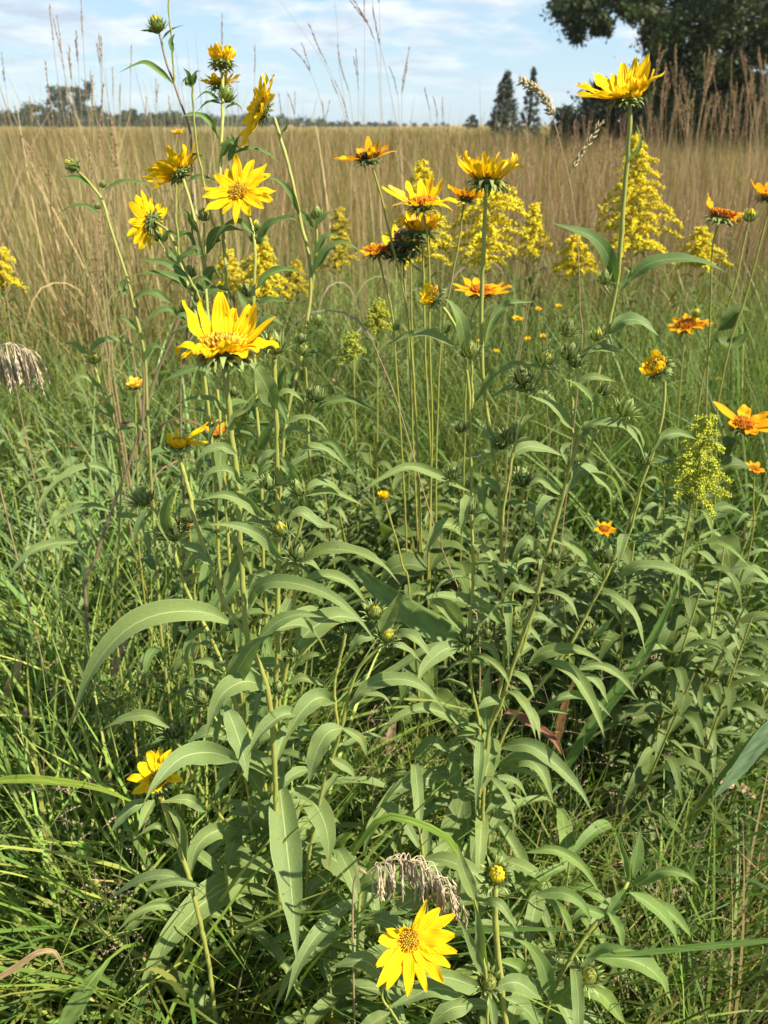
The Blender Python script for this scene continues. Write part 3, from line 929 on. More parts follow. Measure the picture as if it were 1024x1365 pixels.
b1.leaves([
    ([(226, 970), (200, 955), (170, 957), (138, 971)], 18), ([(238, 730), (222, 700), (225, 670), (236, 650)], 22), ([(240, 690), (262, 672), (285, 676)], 14), ([(245, 760), (262, 742), (285, 758)], 14),
    ([(362, 1168), (322, 1174), (276, 1200), (236, 1240), (201, 1290), (182, 1334)], 42, dict(d=-.16, fold=.28, wave=.02)),
    ([(322, 1110), (290, 1107), (262, 1130), (251, 1178)], 27, dict(d=-.05)), ([(342, 1116), (312, 1114), (286, 1130), (267, 1157)], 20), ([(347, 1130), (316, 1134), (290, 1160), (277, 1180)], 20),
    ([(328, 1138), (322, 1165), (314, 1195)], 21), ([(276, 1238), (277, 1290), (275, 1372)], 20, dict(d=-.06, fold=.3)), ([(342, 1237), (315, 1245), (298, 1288), (287, 1331)], 20),
    ([(271, 1266), (245, 1274), (214, 1308)], 24), ([(370, 1209), (340, 1211), (311, 1234), (292, 1260)], 20), ([(348, 1288), (332, 1326), (308, 1385)], 33), ([(367, 1306), (357, 1350), (343, 1400)], 24),
    ([(322, 1276), (360, 1289), (392, 1320), (407, 1372)], 20), ([(316, 1012), (345, 1050), (362, 1085)], 22), ([(330, 1000), (355, 1020), (370, 1050)], 22),
    ([(285, 1330), (270, 1345), (252, 1390)], 16, dict(mat='leaf_yellow', label='yellowed leaf near the bottom edge')), ([(280, 1320), (262, 1345), (240, 1380)], 14, dict(mat='leaf_fresh')),
    ([(312, 985), (280, 978), (255, 990), (248, 1000)], 26), ([(318, 1010), (300, 1040), (285, 1075)], 22), ([(332, 1060), (350, 1080), (360, 1110)], 18)])
b1.branch([(322, 1018), (331, 1060), (336, 1108), (350, 1160)], .0022, .0018)
b1.auto(14, .08, .5, (.10, .16), (0.014, 0.021))

# B2: low bloom at the lower left, half behind a leaf
b2 = Plant('sunflower', 'sunflower with a low bloom half hidden by an arching leaf at the lower left', 'sunflower', .54,
           [(214, 1062), (222, 1085), (231, 1108), (245, 1142), (256, 1172), (263, 1200), (274, 1245), (285, 1300), (294, 1400)], .0030, .0027)
b2.flower(212, 1038, .54, 40, (-.25, .62, .62), disc='gold', ragged=.3, rd=.30, fl=1.3, W=.42, only=[
    (60, dict(e=.7, c=.0, curl=-1.6, L=1.1)), (85, dict(e=.6, L=1.1)), (112, dict(e=.5, L=1.25)), (145, dict(e=.3, L=1.1)), (175, dict(e=.2, curl=-.8, L=1.35, W=.7)), (215, dict(e=.3, L=.9)),
    (350, dict(e=.3, c=-.6, L=.9, curl=-1.3, W=.8)), (20, dict(e=.8, c=.5, L=.6)), (250, dict(e=.5, L=.6)), (290, dict(e=.6, L=.5)), (320, dict(e=.6, L=.5))])
b2.leaves([
    ([(318, 1014), (282, 1003), (242, 1010), (210, 1042), (192, 1070)], 34, dict(Y=.56, d=-.09, fold=.3)), ([(206, 1066), (195, 1084), (185, 1108)], 18, dict(d=-.03)),
    ([(206, 1070), (176, 1077), (145, 1113)], 18), ([(276, 1082), (250, 1066), (212, 1070)], 16), ([(227, 1113), (210, 1101), (181, 1116)], 10), ([(249, 1144), (248, 1110), (233, 1085), (211, 1064)], 18, dict(fold=.6)),
    ([(258, 1190), (230, 1168), (196, 1170), (166, 1185), (137, 1207)], 17), ([(274, 1182), (240, 1175), (205, 1184), (189, 1207)], 14), ([(246, 1216), (220, 1206), (186, 1215), (154, 1244)], 14)])
b2.auto(7, .05, .36, (.09, .14), (0.013, 0.020))

# ------------------------------------------------------------------ the clump right of the centre
r1 = Plant('sunflower', 'sunflower with a shaggy bloom of curled narrow petals right of centre', 'sunflower', .76,
           [(648, 262), (645, 330), (643, 400), (645, 490), (654, 570), (664, 640), (669, 720), (672, 800), (674, 870), (664, 930), (648, 985), (642, 1080), (640, 1200), (640, 1400)], .0031, .0022)
r1.flower(649, 238, .76, 56, (.03, .93, .36), npet=17, e=.75, curv=.1, disc='gold', W=.27, ragged=.62, rd=.36, fl=1.3)
for b in ((680, 582, 26, .3), (668, 592, 20, 0), (687, 828, 26, .1), (672, 838, 18, .4), (690, 880, 22, 0), (650, 845, 20, 0)):
    r1.bud(b[0], b[1], .755, b[2], (random.uniform(-.3, .3), .8, .5), b[3], dark=True, long=1.2)
r1.leaves([
    ([(645, 462), (654, 430), (676, 406), (714, 402)], 17), ([(632, 537), (654, 501), (690, 487), (730, 492), (752, 498)], 16), ([(675, 609), (700, 596), (725, 598), (752, 608)], 18, dict(fold=.2)),
    ([(661, 592), (645, 570), (631, 554)], 14), ([(666, 656), (650, 644), (643, 660), (646, 688)], 19), ([(688, 582), (700, 562), (714, 551)], 22),
    ([(674, 836), (650, 812), (610, 797), (575, 796), (548, 818)], 18), ([(690, 838), (715, 822), (740, 832)], 16), ([(690, 852), (705, 840), (726, 864)], 12), ([(680, 850), (693, 870), (700, 890)], 14),
    ([(700, 892), (720, 872), (760, 865), (790, 875), (808, 888)], 20, dict(d=-.03)), ([(725, 880), (760, 895), (785, 930), (800, 965), (806, 985)], 25, dict(d=-.06)),
    ([(655, 984), (647, 950), (647, 910), (655, 882)], 24, dict(d=.01, fold=.25)), ([(657, 978), (654, 1005), (641, 1060)], 27, dict(d=-.05, fold=.25)),
    ([(664, 996), (705, 994), (742, 1020), (772, 1052), (790, 1083)], 24, dict(d=-.07)), ([(660, 1022), (690, 1011), (720, 1025), (739, 1074)], 24, dict(d=-.06)),
    ([(622, 1048), (611, 1090), (598, 1130), (589, 1184)], 36, dict(d=-.07, fold=.25)), ([(602, 1057), (576, 1038), (541, 1045), (511, 1070), (494, 1093)], 27, dict(d=-.06)),
    ([(640, 977), (602, 955), (562, 945), (521, 965), (494, 1003)], 19), ([(638, 977), (615, 980), (599, 997)], 12), ([(640, 1022), (611, 997), (590, 1000), (569, 1017)], 15), ([(600, 1002), (575, 988), (544, 1017)], 16),
    ([(601, 1008), (606, 1030), (611, 1063)], 20), ([(630, 1070), (655, 1067), (686, 1100)], 16), ([(628, 1070), (646, 1095), (647, 1134)], 18),
    ([(648, 1084), (676, 1115), (702, 1170), (703, 1228)], 24, dict(d=-.05)), ([(572, 1112), (546, 1088), (508, 1085)], 18)])
r1.auto(16, .10, .50, (.10, .16), (0.014, 0.021))

r2 = Plant('sunflower', 'sunflower with a half opened bloom bent over to the left beside the shaggy bloom', 'sunflower', .74,
           [(590, 410), (600, 424), (612, 448), (620, 480), (627, 540), (629, 620), (630, 700), (631, 780), (628, 850), (632, 920), (640, 965), (640, 1060), (636, 1200), (632, 1400)], .0027, .0018)
r2.flower(578, 396, .74, 26, (-.75, .35, .35), disc='gold', W=.5, rd=.46, fl=1.3, only=[(95, dict(e=.5, L=1.2)), (120, dict(e=.6, L=1.1)), (180, dict(e=1.0, c=.8, L=.9)), (210, dict(e=1.0, c=.9, L=.9)), (240, dict(e=1.0, c=.9, L=.9)), (270, dict(e=1.0, c=.8, L=.8)), (150, dict(e=1.0, c=.9, L=.8))])
r2.branch([(628, 478), (628, 500), (629, 545)], .0016, .0014)
for b in ((628, 468, 27, .5), (626, 676, 24, 0), (604, 632, 20, 0), (614, 570, 18, 0), (623, 850, 28, 0)):
    r2.bud(b[0], b[1], .735, b[2], (random.uniform(-.2, .2), .85, .45), b[3], dark=b[3] == 0, long=1.2)
r2.leaves([
    ([(621, 472), (616, 432), (602, 406), (589, 396)], 20, dict(fold=.2)), ([(606, 462), (576, 447), (545, 448), (510, 463)], 16), ([(627, 655), (582, 632), (545, 622), (512, 636), (478, 657)], 16, dict(d=-.03)),
    ([(628, 718), (605, 700), (581, 706), (567, 748)], 17, dict(d=-.03)), ([(629, 725), (650, 735), (666, 766), (669, 803)], 13), ([(621, 846), (605, 826), (582, 816)], 16),
    ([(619, 858), (591, 867), (566, 889), (556, 914)], 23, dict(d=-.05, fold=.2)), ([(616, 855), (572, 865), (512, 900), (448, 922)], 14), ([(627, 850), (590, 808), (562, 790), (533, 801)], 15),
    ([(628, 690), (610, 670), (596, 662)], 14), ([(630, 700), (645, 690), (655, 700)], 12), ([(634, 858), (655, 866), (668, 890)], 15), ([(628, 866), (640, 880), (642, 900)], 12)])
r2.auto(10, .10, .45, (.10, .15), (0.014, 0.020))

r3 = Plant('sunflower', 'tall sunflower with the big upright bloom against the dark tree at upper right', 'sunflower', .72,
           [(840, 140), (838, 200), (832, 270), (828, 330), (822, 385), (810, 440), (796, 500), (776, 570), (758, 630), (738, 700), (718, 780), (700, 840), (684, 890), (668, 940), (652, 985), (646, 1080), (644, 1200), (642, 1400)], .0033, .0022)
r3.flower(834, 130, .72, 66, (-.10, .86, .42), disc='gold', W=.30, rd=.25, fl=1.0, only=[
    (12, dict(e=.70, c=.1, L=1.0)), (28, dict(e=.75, c=.05, L=1.15)), (45, dict(e=.85, L=1.2)), (62, dict(e=.85, L=1.1)), (80, dict(e=.85, L=1.0, W=1.3)), (97, dict(e=.75, L=.95, W=.9)), (112, dict(e=.65, L=1.0, W=1.2)),
    (130, dict(e=.6, c=.3, L=.95)), (148, dict(e=.5, L=1.0, W=.8)), (165, dict(e=.35, L=1.05)), (180, dict(e=.28, c=-.1, L=1.1)), (197, dict(e=.2, c=-.1, L=1.05)), (218, dict(e=.2, c=-.1, L=1.0, W=1.2)),
    (245, dict(e=.4, c=-.1, L=.75)), (275, dict(e=1.0, c=.8, L=.5, W=1.3)), (310, dict(e=1.0, c=.7, L=.55, W=1.3)), (340, dict(e=.8, c=.3, L=.7))])
r3.branch([(766, 600), (750, 660), (730, 730), (712, 800), (694, 870)], .0028, .0024)
r3.branch([(760, 482), (762, 520), (764, 570), (768, 600)], .0019, .0015).branch([(724, 492), (712, 520), (702, 545), (690, 575), (676, 640), (670, 700)], .0019, .0014)
r3.branch([(832, 548), (815, 565), (795, 575), (785, 600), (770, 625)], .0018, .0014).branch([(804, 380), (812, 395), (817, 415)], .0012, .001)
for b in ((757, 439, 26, .25), (760, 470, 28, 0), (697, 503, 28, 0), (704, 514, 22, 0), (726, 478, 28, .5), (835, 545, 30, .35), (806, 371, 22, .3), (796, 447, 20, .7), (768, 482, 22, 0), (806, 520, 20, 0), (740, 742, 22, 0), (715, 738, 18, 0)):
    r3.bud(b[0], b[1], .715, b[2], (random.uniform(-.3, .4), .85, .4), b[3], dark=b[3] < .3, long=1.2, flare=1.0)
r3.leaves([
    ([(821, 384), (815, 350), (790, 316), (733, 296)], 20, dict(mat='leaf_dark', fold=.2)), ([(836, 376), (864, 352), (905, 345), (940, 350), (970, 364)], 19, dict(mat='leaf_dark', fold=.25)), ([(826, 388), (838, 366), (831, 355)], 12),
    ([(835, 216), (850, 200), (852, 180), (847, 162)], 8, dict(mat='leaf_fresh', d=.0)), ([(812, 445), (830, 428), (855, 428), (878, 448)], 19, dict(fold=.2)), ([(800, 452), (812, 450), (818, 466)], 12),
    ([(774, 476), (800, 462), (832, 468)], 12), ([(765, 482), (790, 466), (832, 470)], 10), ([(768, 512), (790, 502), (823, 509)], 11), ([(796, 560), (790, 535), (770, 515), (751, 504)], 16, dict(d=-.02)),
    ([(772, 578), (795, 565), (830, 570), (850, 590), (861, 616)], 17, dict(d=-.03)), ([(757, 654), (775, 625), (795, 636), (812, 655), (815, 680)], 24, dict(fold=.2, wave=.09)),
    ([(704, 524), (680, 519), (654, 530)], 15), ([(704, 527), (724, 521), (743, 538)], 17), ([(764, 572), (738, 543), (704, 527)], 18, dict(d=-.02)), ([(770, 583), (785, 570), (797, 586)], 18), ([(762, 590), (752, 600), (756, 620)], 14),
    ([(750, 660), (720, 640), (700, 655)], 14), ([(728, 745), (706, 720), (690, 735), (680, 760)], 14), ([(714, 790), (690, 780), (668, 800)], 13)])
r3.auto(8, .10, .40, (.10, .15), (0.014, 0.020))

r4 = Plant('sunflower', 'sunflower leaning right from the clump with a nodding half closed yellow bloom', 'sunflower', .78,
           [(886, 508), (884, 540), (872, 595), (856, 640), (838, 695), (818, 745), (794, 795), (768, 845), (740, 888), (705, 930), (672, 975), (655, 1050), (650, 1200), (648, 1400)], .0029, .0019, Yb=.74)
r4.flower(876, 490, .78, 30, (-.62, .45, .35), disc='gold', W=.4, rd=.46, fl=1.3, only=[(a, dict(e=.9, c=.9, L=.95)) for a in (100, 130, 160, 185, 210, 240, 270, 300, 60)])
r4.branch([(855, 650), (842, 700), (826, 745)], .0018, .0016).branch([(792, 848), (782, 865), (765, 870), (750, 880)], .0016, .0012)
for b in ((858, 612, 22, 0), (809, 740, 30, 0), (792, 845, 24, .5)):
    r4.bud(b[0], b[1], .77, b[2], (.1, .85, .45), b[3], dark=b[3] == 0, long=1.2)
r4.leaves([
    ([(862, 612), (862, 590), (850, 572), (836, 565)], 14), ([(868, 602), (885, 582), (906, 578), (930, 586)], 18), ([(803, 777), (785, 763), (752, 764), (724, 782)], 14), ([(820, 770), (850, 755), (890, 758), (925, 777), (949, 806)], 19, dict(d=-.05)),
    ([(803, 772), (777, 737), (742, 720), (704, 723)], 15), ([(808, 735), (806, 722), (808, 712)], 14), ([(818, 760), (826, 768), (834, 778)], 11), ([(768, 893), (800, 888), (830, 905), (851, 934)], 15),
    ([(775, 900), (795, 910), (811, 938)], 16), ([(722, 948), (755, 928), (790, 934), (816, 957)], 16), ([(711, 953), (735, 948), (762, 952)], 11), ([(790, 850), (810, 830), (820, 820)], 12), ([(796, 800), (815, 812), (828, 832)], 11)])
r4.auto(6, .15, .45, (.09, .14), (0.013, 0.018))

r5 = Plant('sunflower', 'sunflower stem topped by a dried straw-coloured seed head right of centre', 'sunflower', .75,
           [(697, 650), (696, 690), (692, 745), (686, 790), (682, 840), (678, 900), (668, 960), (655, 1040), (650, 1150), (648, 1400)], .0020, .0016)
r5.bud(697, 638, .75, 30, (0, .95, .25), .0, flare=1.6, name='seed_head', long=1.3)
r5.leaves([([(688, 790), (700, 770), (706, 755)], 10), ([(684, 810), (672, 790), (668, 775)], 9), ([(690, 760), (678, 748), (672, 735)], 8)])

# ------------------------------------------------------------------ bottom of the picture
f1 = Plant('sunflower', 'sunflower with the low wide open bloom below the drooping dry grass head', 'sunflower', .46,
           [(546, 1262), (548, 1290), (530, 1300), (512, 1310), (507, 1330), (520, 1350), (540, 1385), (548, 1430)], .0016, .0014)
f1.flower(546, 1253, .46, 61, (-.06, .50, .86), disc='gold', W=.30, rd=.21, e=.10, only=[
    (5, dict(L=1.05)), (-13, dict(L=1.1)), (-30, dict(L=1.1)), (-48, dict(L=1.0)), (-70, dict(L=1.05)), (-92, dict(L=1.05)), (-98, dict(L=.9)), (-118, dict(L=1.05)), (-128, dict(L=1.1, W=.9)), (-145, dict(L=1.1)),
    (180, dict(L=.75, e=.4)), (158, dict(L=.6, e=.7)), (125, dict(L=.5, e=1.2)), (95, dict(L=.55, e=1.2, W=.7)), (62, dict(L=.95, e=.3, W=.7)), (42, dict(L=1.0, e=.15)), (26, dict(L=1.1, e=.1))])
f1.leaves([([(512, 1310), (500, 1290), (480, 1280), (440, 1290)], 26), ([(520, 1218), (540, 1205), (575, 1180), (590, 1160)], 24, dict(Y=.50)), ([(520, 1350), (500, 1362), (470, 1380)], 24)])
f1.auto(8, .10, .45, (.08, .12), (0.014, 0.021))

f2 = Plant('sunflower', 'low sunflower with a round bright yellow bud on a thick green stem', 'sunflower', .50,
           [(660, 1180), (662, 1220), (666, 1270), (671, 1320), (677, 1375), (680, 1430)], .0036, .0034)
f2.bud(662, 1166, .50, 33, (0, .6, .8), 1.0)
f2.leaves([([(641, 1201), (666, 1205), (691, 1242)], 14, dict(d=-.02)), ([(655, 1195), (640, 1180), (632, 1165)], 12), ([(672, 1330), (700, 1345), (725, 1375)], 26)])
f2.auto(8, .06, .4, (.09, .13), (0.014, 0.021))

f3 = Plant('sunflower', 'low sunflower with a tight green bud ringed by broad leaves at the bottom', 'sunflower', .48,
           [(652, 1318), (651, 1345), (650, 1380), (648, 1430)], .0020, .0018)
f3.bud(652, 1309, .48, 30, (.1, .6, .8), .35)
f3.leaves([([(640, 1318), (602, 1304), (563, 1300)], 28), ([(618, 1326), (580, 1317), (546, 1331), (514, 1346)], 27, dict(d=-.02)), ([(659, 1316), (690, 1310), (724, 1334)], 24), ([(645, 1300), (630, 1262), (611, 1223)], 16),
           ([(650, 1325), (655, 1345), (660, 1380)], 18), ([(630, 1340), (600, 1345), (570, 1370)], 26), ([(634, 1200), (618, 1160), (609, 1122)], 20), ([(640, 1290), (640, 1240), (632, 1200)], 14)])
f3.branch([(632, 1198), (640, 1240), (646, 1290), (650, 1330)], .0018, .0014)
f3.auto(10, .04, .42, (.09, .14), (0.014, 0.023))

f4 = Plant('sunflower', 'leafy sunflower shoot without blooms and one green bud at its foot, at the lower right', 'sunflower', .60,
           [(838, 1172), (830, 1190), (806, 1220), (776, 1260), (750, 1300), (735, 1338), (724, 1400)], .0030, .0024, Yb=.54)
f4.bud(785, 1300, .54, 31, (.2, .65, .75), .4).branch([(784, 1308), (776, 1322), (760, 1330), (738, 1335)], .0018, .0016)
f4.leaves([
    ([(838, 1176), (835, 1150), (820, 1104)], 11), ([(842, 1172), (850, 1130), (854, 1103)], 21, dict(fold=.2)), ([(845, 1180), (880, 1162), (910, 1165), (933, 1181)], 17), ([(840, 1190), (866, 1205), (891, 1230), (906, 1262)], 21),
    ([(845, 1194), (890, 1215), (915, 1240), (926, 1257)], 20), ([(835, 1185), (820, 1205), (807, 1228)], 17), ([(842, 1180), (860, 1165), (871, 1141)], 10), ([(772, 1292), (800, 1265), (840, 1262)], 20, dict(fold=.2)),
    ([(790, 1276), (840, 1280), (876, 1300), (898, 1342)], 30), ([(735, 1336), (755, 1320), (766, 1297)], 21), ([(765, 1320), (800, 1325), (836, 1368)], 24), ([(735, 1332), (725, 1290), (706, 1262), (684, 1251)], 24),
    ([(702, 1136), (740, 1133), (776, 1155), (802, 1194)], 16), ([(713, 1192), (750, 1190), (776, 1205), (789, 1230)], 19), ([(725, 1195), (750, 1220), (766, 1258)], 20), ([(700, 1300), (690, 1290), (660, 1280)], 26),
    ([(810, 1215), (825, 1240), (830, 1270)], 18), ([(806, 1220), (780, 1215), (760, 1235)], 18), ([(730, 1350), (760, 1350), (790, 1375)], 26), ([(728, 1360), (700, 1350), (680, 1370)], 24)], mat='leaf_fresh')
f4.auto(8, .04, .35, (.09, .14), (.018, .026), 'leaf_fresh')

# two leafy shoots fill the foot of the clump
for k, (pp, Y, lab) in enumerate((
        ([(560, 1110), (566, 1180), (572, 1260), (575, 1400)], .60, 'leafy stalk without blooms standing behind the bottom bloom and the dry grass head'),
        ([(300, 1150), (310, 1230), (318, 1310), (320, 1400)], .62, 'leafy stalk without blooms in the dense foliage at the bottom left'),
        ([(480, 1190), (478, 1260), (474, 1330), (470, 1420)], .56, 'leafy stalk without blooms left of the bottom bloom'))):
    s_ = Plant('sunflower_shoot', lab, 'plant', Y, pp, .0026, .0018)
    s_.backbias = .6
    s_.auto(30, .05, P(*pp[0][:2], Y)[2], (.09, .15), (0.014, 0.023))

# small leaves and leaf pairs up the stems
for p_, z0, z1, n_ in ((t1, .55, 1.12, 12), (t3, .6, 1.05, 10), (t4, .55, 1.02, 14), (t5, .55, 1.05, 14), (t6, .55, .98, 10), (t7, .5, .95, 8), (a5, .5, 1.0, 12),
                       (a1, .50, .88, 10), (a2, .50, .98, 16), (b1, .45, .80, 10), (r1, .50, .98, 12), (r2, .5, 1.0, 12), (r3, .45, 1.0, 12), (r4, .45, .90, 10), (a3, .4, .72, 8)):
    p_.auto(n_, z0, z1, (.045, .095), (.009, .016), 'leaf_dark' if p_ in (t1, t3, t4, t5, t6, t7, a5) else 'leaf')
for p_, n_ in ((a1, 10), (a2, 10), (b1, 12), (r1, 12), (r2, 8), (r3, 8), (f3, 6), (f4, 8), (f2, 6)):
    p_.auto(n_, .15, .50, (.07, .13), (.011, .019), 'leaf')

for pp, Y in (([(236, 1190), (244, 1260), (252, 1330), (256, 1420)], .64), ([(402, 1230), (404, 1290), (402, 1350), (400, 1420)], .66), ([(440, 1300), (442, 1350), (440, 1420)], .54), ([(604, 1200), (606, 1270), (604, 1400)], .68),
              ([(700, 1250), (700, 1310), (696, 1410)], .62), ([(345, 1120), (346, 1220), (344, 1400)], .72), ([(190, 1290), (200, 1340), (205, 1420)], .60), ([(530, 1040), (534, 1140), (536, 1400)], .74), ([(760, 1140), (750, 1240), (742, 1400)], .72)):
    s_ = Plant('sunflower_shoot', 'leafy green stalk without blooms in the dense foliage at the foot of the sunflowers', 'plant', Y, pp, .0026, .0016, group='bloomless stalks at the foot of the sunflowers')
    s_.backbias = .4
    s_.auto(24, .04, P(*pp[0][:2], Y)[2], (.08, .15), (.014, .023), random.choice(('leaf', 'leaf', 'leaf_fresh')))

# ------------------------------------------------------------------ orange-yellow oxeye sunflowers behind
def oxeye(label, Y, stem, fl=None, buds=(), lv=(), Yb=None, nauto=13, r0=.0022, r1=.0015, pet='petal_ox'):
    p = Plant('oxeye_plant', label, 'flower', Y, stem, r0, r1, 'stem_ox', Yb=Yb)
    for f in ([fl] if isinstance(fl, dict) else (fl or [])):
        f = dict(f); x, y, r, n = f.pop('x'), f.pop('y'), f.pop('r'), f.pop('n')
        yy = f.pop('Y', Y)
        p.flower(x, y, yy, r, n, **{**dict(disc='ox', pet=pet, W=.34, rd=.36, fl=.9, brk='bract_dark'), **f})
    for b in buds: p.bud(b[0], b[1], p.yat(b[0], b[1]), b[2], (0, .85, .5), b[3])
    p.leaves(lv, mat='leaf_ox')
    if nauto:
        z1 = min(.72, p.main[0][2] - .15)
        p.auto(nauto, .22, z1, (.07, .12), (.030, .048), 'leaf_ox')
    return p


oxeye('oxeye sunflower with a dark brown centre, the tallest of the middle group', 1.06,
      [(497, 224), (508, 262), (517, 300), (530, 355), (543, 412), (550, 470), (556, 560), (562, 700), (565, 850)],
      dict(x=491, y=211, r=40, n=(-.12, .88, .45), disc='dark', ragged=.1, only=[(5, dict(e=.3, c=-.2, L=1.0, curl=-.7)), (25, dict(e=.6, L=1.0)), (55, dict(e=.9, L=1.0)), (85, dict(e=1.0)), (120, dict(e=.9, L=.8)), (172, dict(e=.2, L=1.1)), (188, dict(e=.15, L=1.2)), (215, dict(e=.2, L=.7)), (290, dict(e=1.0, c=.6, L=.6))]))
oxeye('oxeye sunflower with wide thin petals above the brown withered heads in the middle group', 1.02,
      [(566, 286), (571, 330), (573, 400), (574, 480), (576, 600), (572, 760), (572, 860)],
      dict(x=563, y=272, r=48, n=(-.05, .86, .5), pet='petal', ragged=.15, W=.27, rd=.32, only=[(5, dict(e=.2, c=-.5, L=1.0)), (-25, dict(e=.1, c=-.8, L=1.0)), (40, dict(e=.7)), (65, dict(e=.9)), (90, dict(e=.95)), (120, dict(e=.8)), (145, dict(e=.5, L=1.2)), (165, dict(e=.4, L=1.25)), (200, dict(e=.2, L=.9)), (240, dict(e=.4, L=.6)), (290, dict(e=.4, L=.6))]))
oxeye('oxeye sunflower with a fading head of curled brownish petals in the middle group', 1.05,
      [(562, 326), (564, 370), (566, 430), (570, 520), (574, 640), (572, 800)],
      dict(x=561, y=305, r=36, n=(0, .85, .5), ragged=.7, W=.4, rd=.5, npet=13, e=.9, curv=.2, pet='petal'), nauto=4)
oxeye('oxeye with a withered black brown seed head in the middle group', 1.08,
      [(546, 334), (548, 380), (550, 450), (554, 560), (558, 700), (560, 820)],
      [dict(x=545, y=318, r=24, n=(0, .8, .6), disc='dead', pet='petal_dry', ragged=.9, W=.5, rd=.72, npet=12, e=.8, curv=.5)], nauto=3)
oxeye('oxeye with a small dark head and one upright petal in the middle group', 1.10,
      [(537, 342), (541, 390), (547, 470), (553, 600), (560, 780)],
      [dict(x=534, y=333, r=24, n=(-.1, .8, .6), disc='dead', pet='petal', W=.6, rd=.7, only=[(100, dict(e=.9, L=3.2)), (140, dict(e=.8, L=2.0)), (60, dict(e=.9, L=1.2))])], nauto=3)
oxeye('oxeye sunflower with a flat orange bloom at the left of the middle group', 1.10,
      [(505, 342), (511, 370), (521, 408), (525, 440), (527, 480), (535, 600), (545, 800)],
      dict(x=503, y=334, r=31, n=(-.05, .8, .6), e=.15, curv=-.1, npet=11, miss=2), lv=[([(524, 440), (535, 432), (548, 446)], 14)])
oxeye('oxeye sunflower with an orange cup shaped bloom behind the shaggy bloom', 1.08,
      [(618, 272), (613, 315), (603, 372), (592, 430), (586, 500), (582, 640), (580, 800)],
      dict(x=622, y=263, r=30, n=(.15, .92, .35), e=.5, curv=.0, npet=11, W=.36, rd=.36), lv=[([(590, 445), (600, 432), (612, 435)], 14)])
oxeye('oxeye sunflower with a wide flat orange bloom low behind the tall bare stem', 1.25,
      [(641, 396), (634, 410), (628, 425), (622, 480), (618, 600), (612, 760)],
      dict(x=641, y=388, r=40, n=(.0, .82, .55), e=.15, npet=11, W=.33, rd=.3))
oxeye('oxeye sunflower with lopsided petals and a domed orange centre at the right', 1.22,
      [(957, 300), (951, 322), (949, 350), (948, 400), (944, 480), (940, 560), (936, 700)],
      dict(x=962, y=288, r=36, n=(.15, .85, .45), W=.4, rd=.42, only=[(120, dict(e=.7, L=1.1)), (135, dict(e=.8, L=1.2)), (5, dict(e=.1, L=1.1)), (-15, dict(e=.0, c=-.5, L=.8)), (-40, dict(e=-.2, c=-.4, L=.6))], brk='bract'))
oxeye('oxeye sunflower with a yellow bud beginning to open near the right edge', 1.20,
      [(996, 298), (988, 340), (976, 390), (958, 440), (945, 470), (930, 560), (925, 700)], None, [(1000, 288, 20, .9)], [([(958, 440), (985, 415), (1010, 420)], 26), ([(950, 455), (975, 460), (1000, 440)], 24)])
oxeye('oxeye sunflower cut by the right edge with a spiky half opened bloom', 1.15,
      [(1026, 275), (1015, 320), (1003, 365), (990, 410), (972, 465), (955, 560), (950, 700)],
      dict(x=1026, y=262, r=34, n=(.1, .8, .5), npet=9, e=.7, W=.34))
oxeye('oxeye sunflower with a crumpled orange bloom and a small yellow companion at the right', 1.45,
      [(914, 442), (911, 470), (906, 520), (902, 600), (900, 700)],
      [dict(x=914, y=434, r=27, n=(-.3, .7, .6), e=.3, curv=-.5, npet=9, ragged=.3), dict(x=936, y=432, r=16, n=(.2, .8, .5), e=.4, npet=7)], [(928, 418, 15, .9)])
oxeye('oxeye sunflower with long reddish orange petals beside the pale green goldenrod', 1.02,
      [(984, 582), (975, 598), (962, 615), (948, 640), (935, 680), (925, 760)],
      dict(x=991, y=566, r=38, n=(.05, .62, .75), W=.42, rd=.30, only=[(20, dict(L=1.0)), (-8, dict(L=1.25)), (-28, dict(L=1.1)), (-75, dict(L=.7)), (-60, dict(L=.6)), (75, dict(e=.4, L=.8)), (135, dict(e=.2, L=1.3)), (190, dict(L=.5))]),
      lv=[([(948, 640), (975, 620), (1005, 625)], 28), ([(955, 625), (970, 590), (1000, 600)], 22)])
oxeye('oxeye sunflower with an orange bloom peeping out behind the thick bare stem left of centre', 1.25,
      [(291, 585), (292, 620), (290, 680), (288, 760)],
      dict(x=291, y=576, r=20, n=(.0, .75, .65), e=.6, npet=8, W=.5))
oxeye('oxeye sunflower with a half hidden drooping orange bloom among leaves at left', .78,
      [(252, 704), (254, 730), (258, 780), (262, 830)],
      dict(x=250, y=694, r=20, n=(-.5, .5, .7), e=.1, npet=9, W=.5, miss=2), nauto=0)
oxeye('small orange bloom deep in the shade between the stems right of centre', 1.25,
      [(806, 718), (806, 750), (804, 800)],
      dict(x=806, y=706, r=17, n=(.1, .75, .65), e=.3, npet=8, W=.5), nauto=5)
oxeye('small orange bloom at the right edge under the long petalled orange bloom', 1.15,
      [(1006, 634), (1004, 670), (1000, 730)],
      dict(x=1006, y=625, r=15, n=(.1, .75, .65), e=.3, npet=8, W=.5), nauto=5)
oxeye('withered pale orange bloom beside the dead stalk at left', 1.1,
      [(180, 522), (182, 560), (184, 640), (186, 740)],
      dict(x=180, y=515, r=17, n=(.1, .8, .55), e=.8, npet=8, W=.6, ragged=.6, pet='petal_pale'), nauto=0)
p_ = oxeye('slender plant with one small closed yellow bloom in the dark centre', .98,
      [(514, 670), (520, 692), (527, 715), (536, 755), (545, 790)],
      dict(x=512, y=663, r=13, n=(-.1, .9, .4), e=1.2, npet=9, W=.5, pet='petal'), nauto=0)

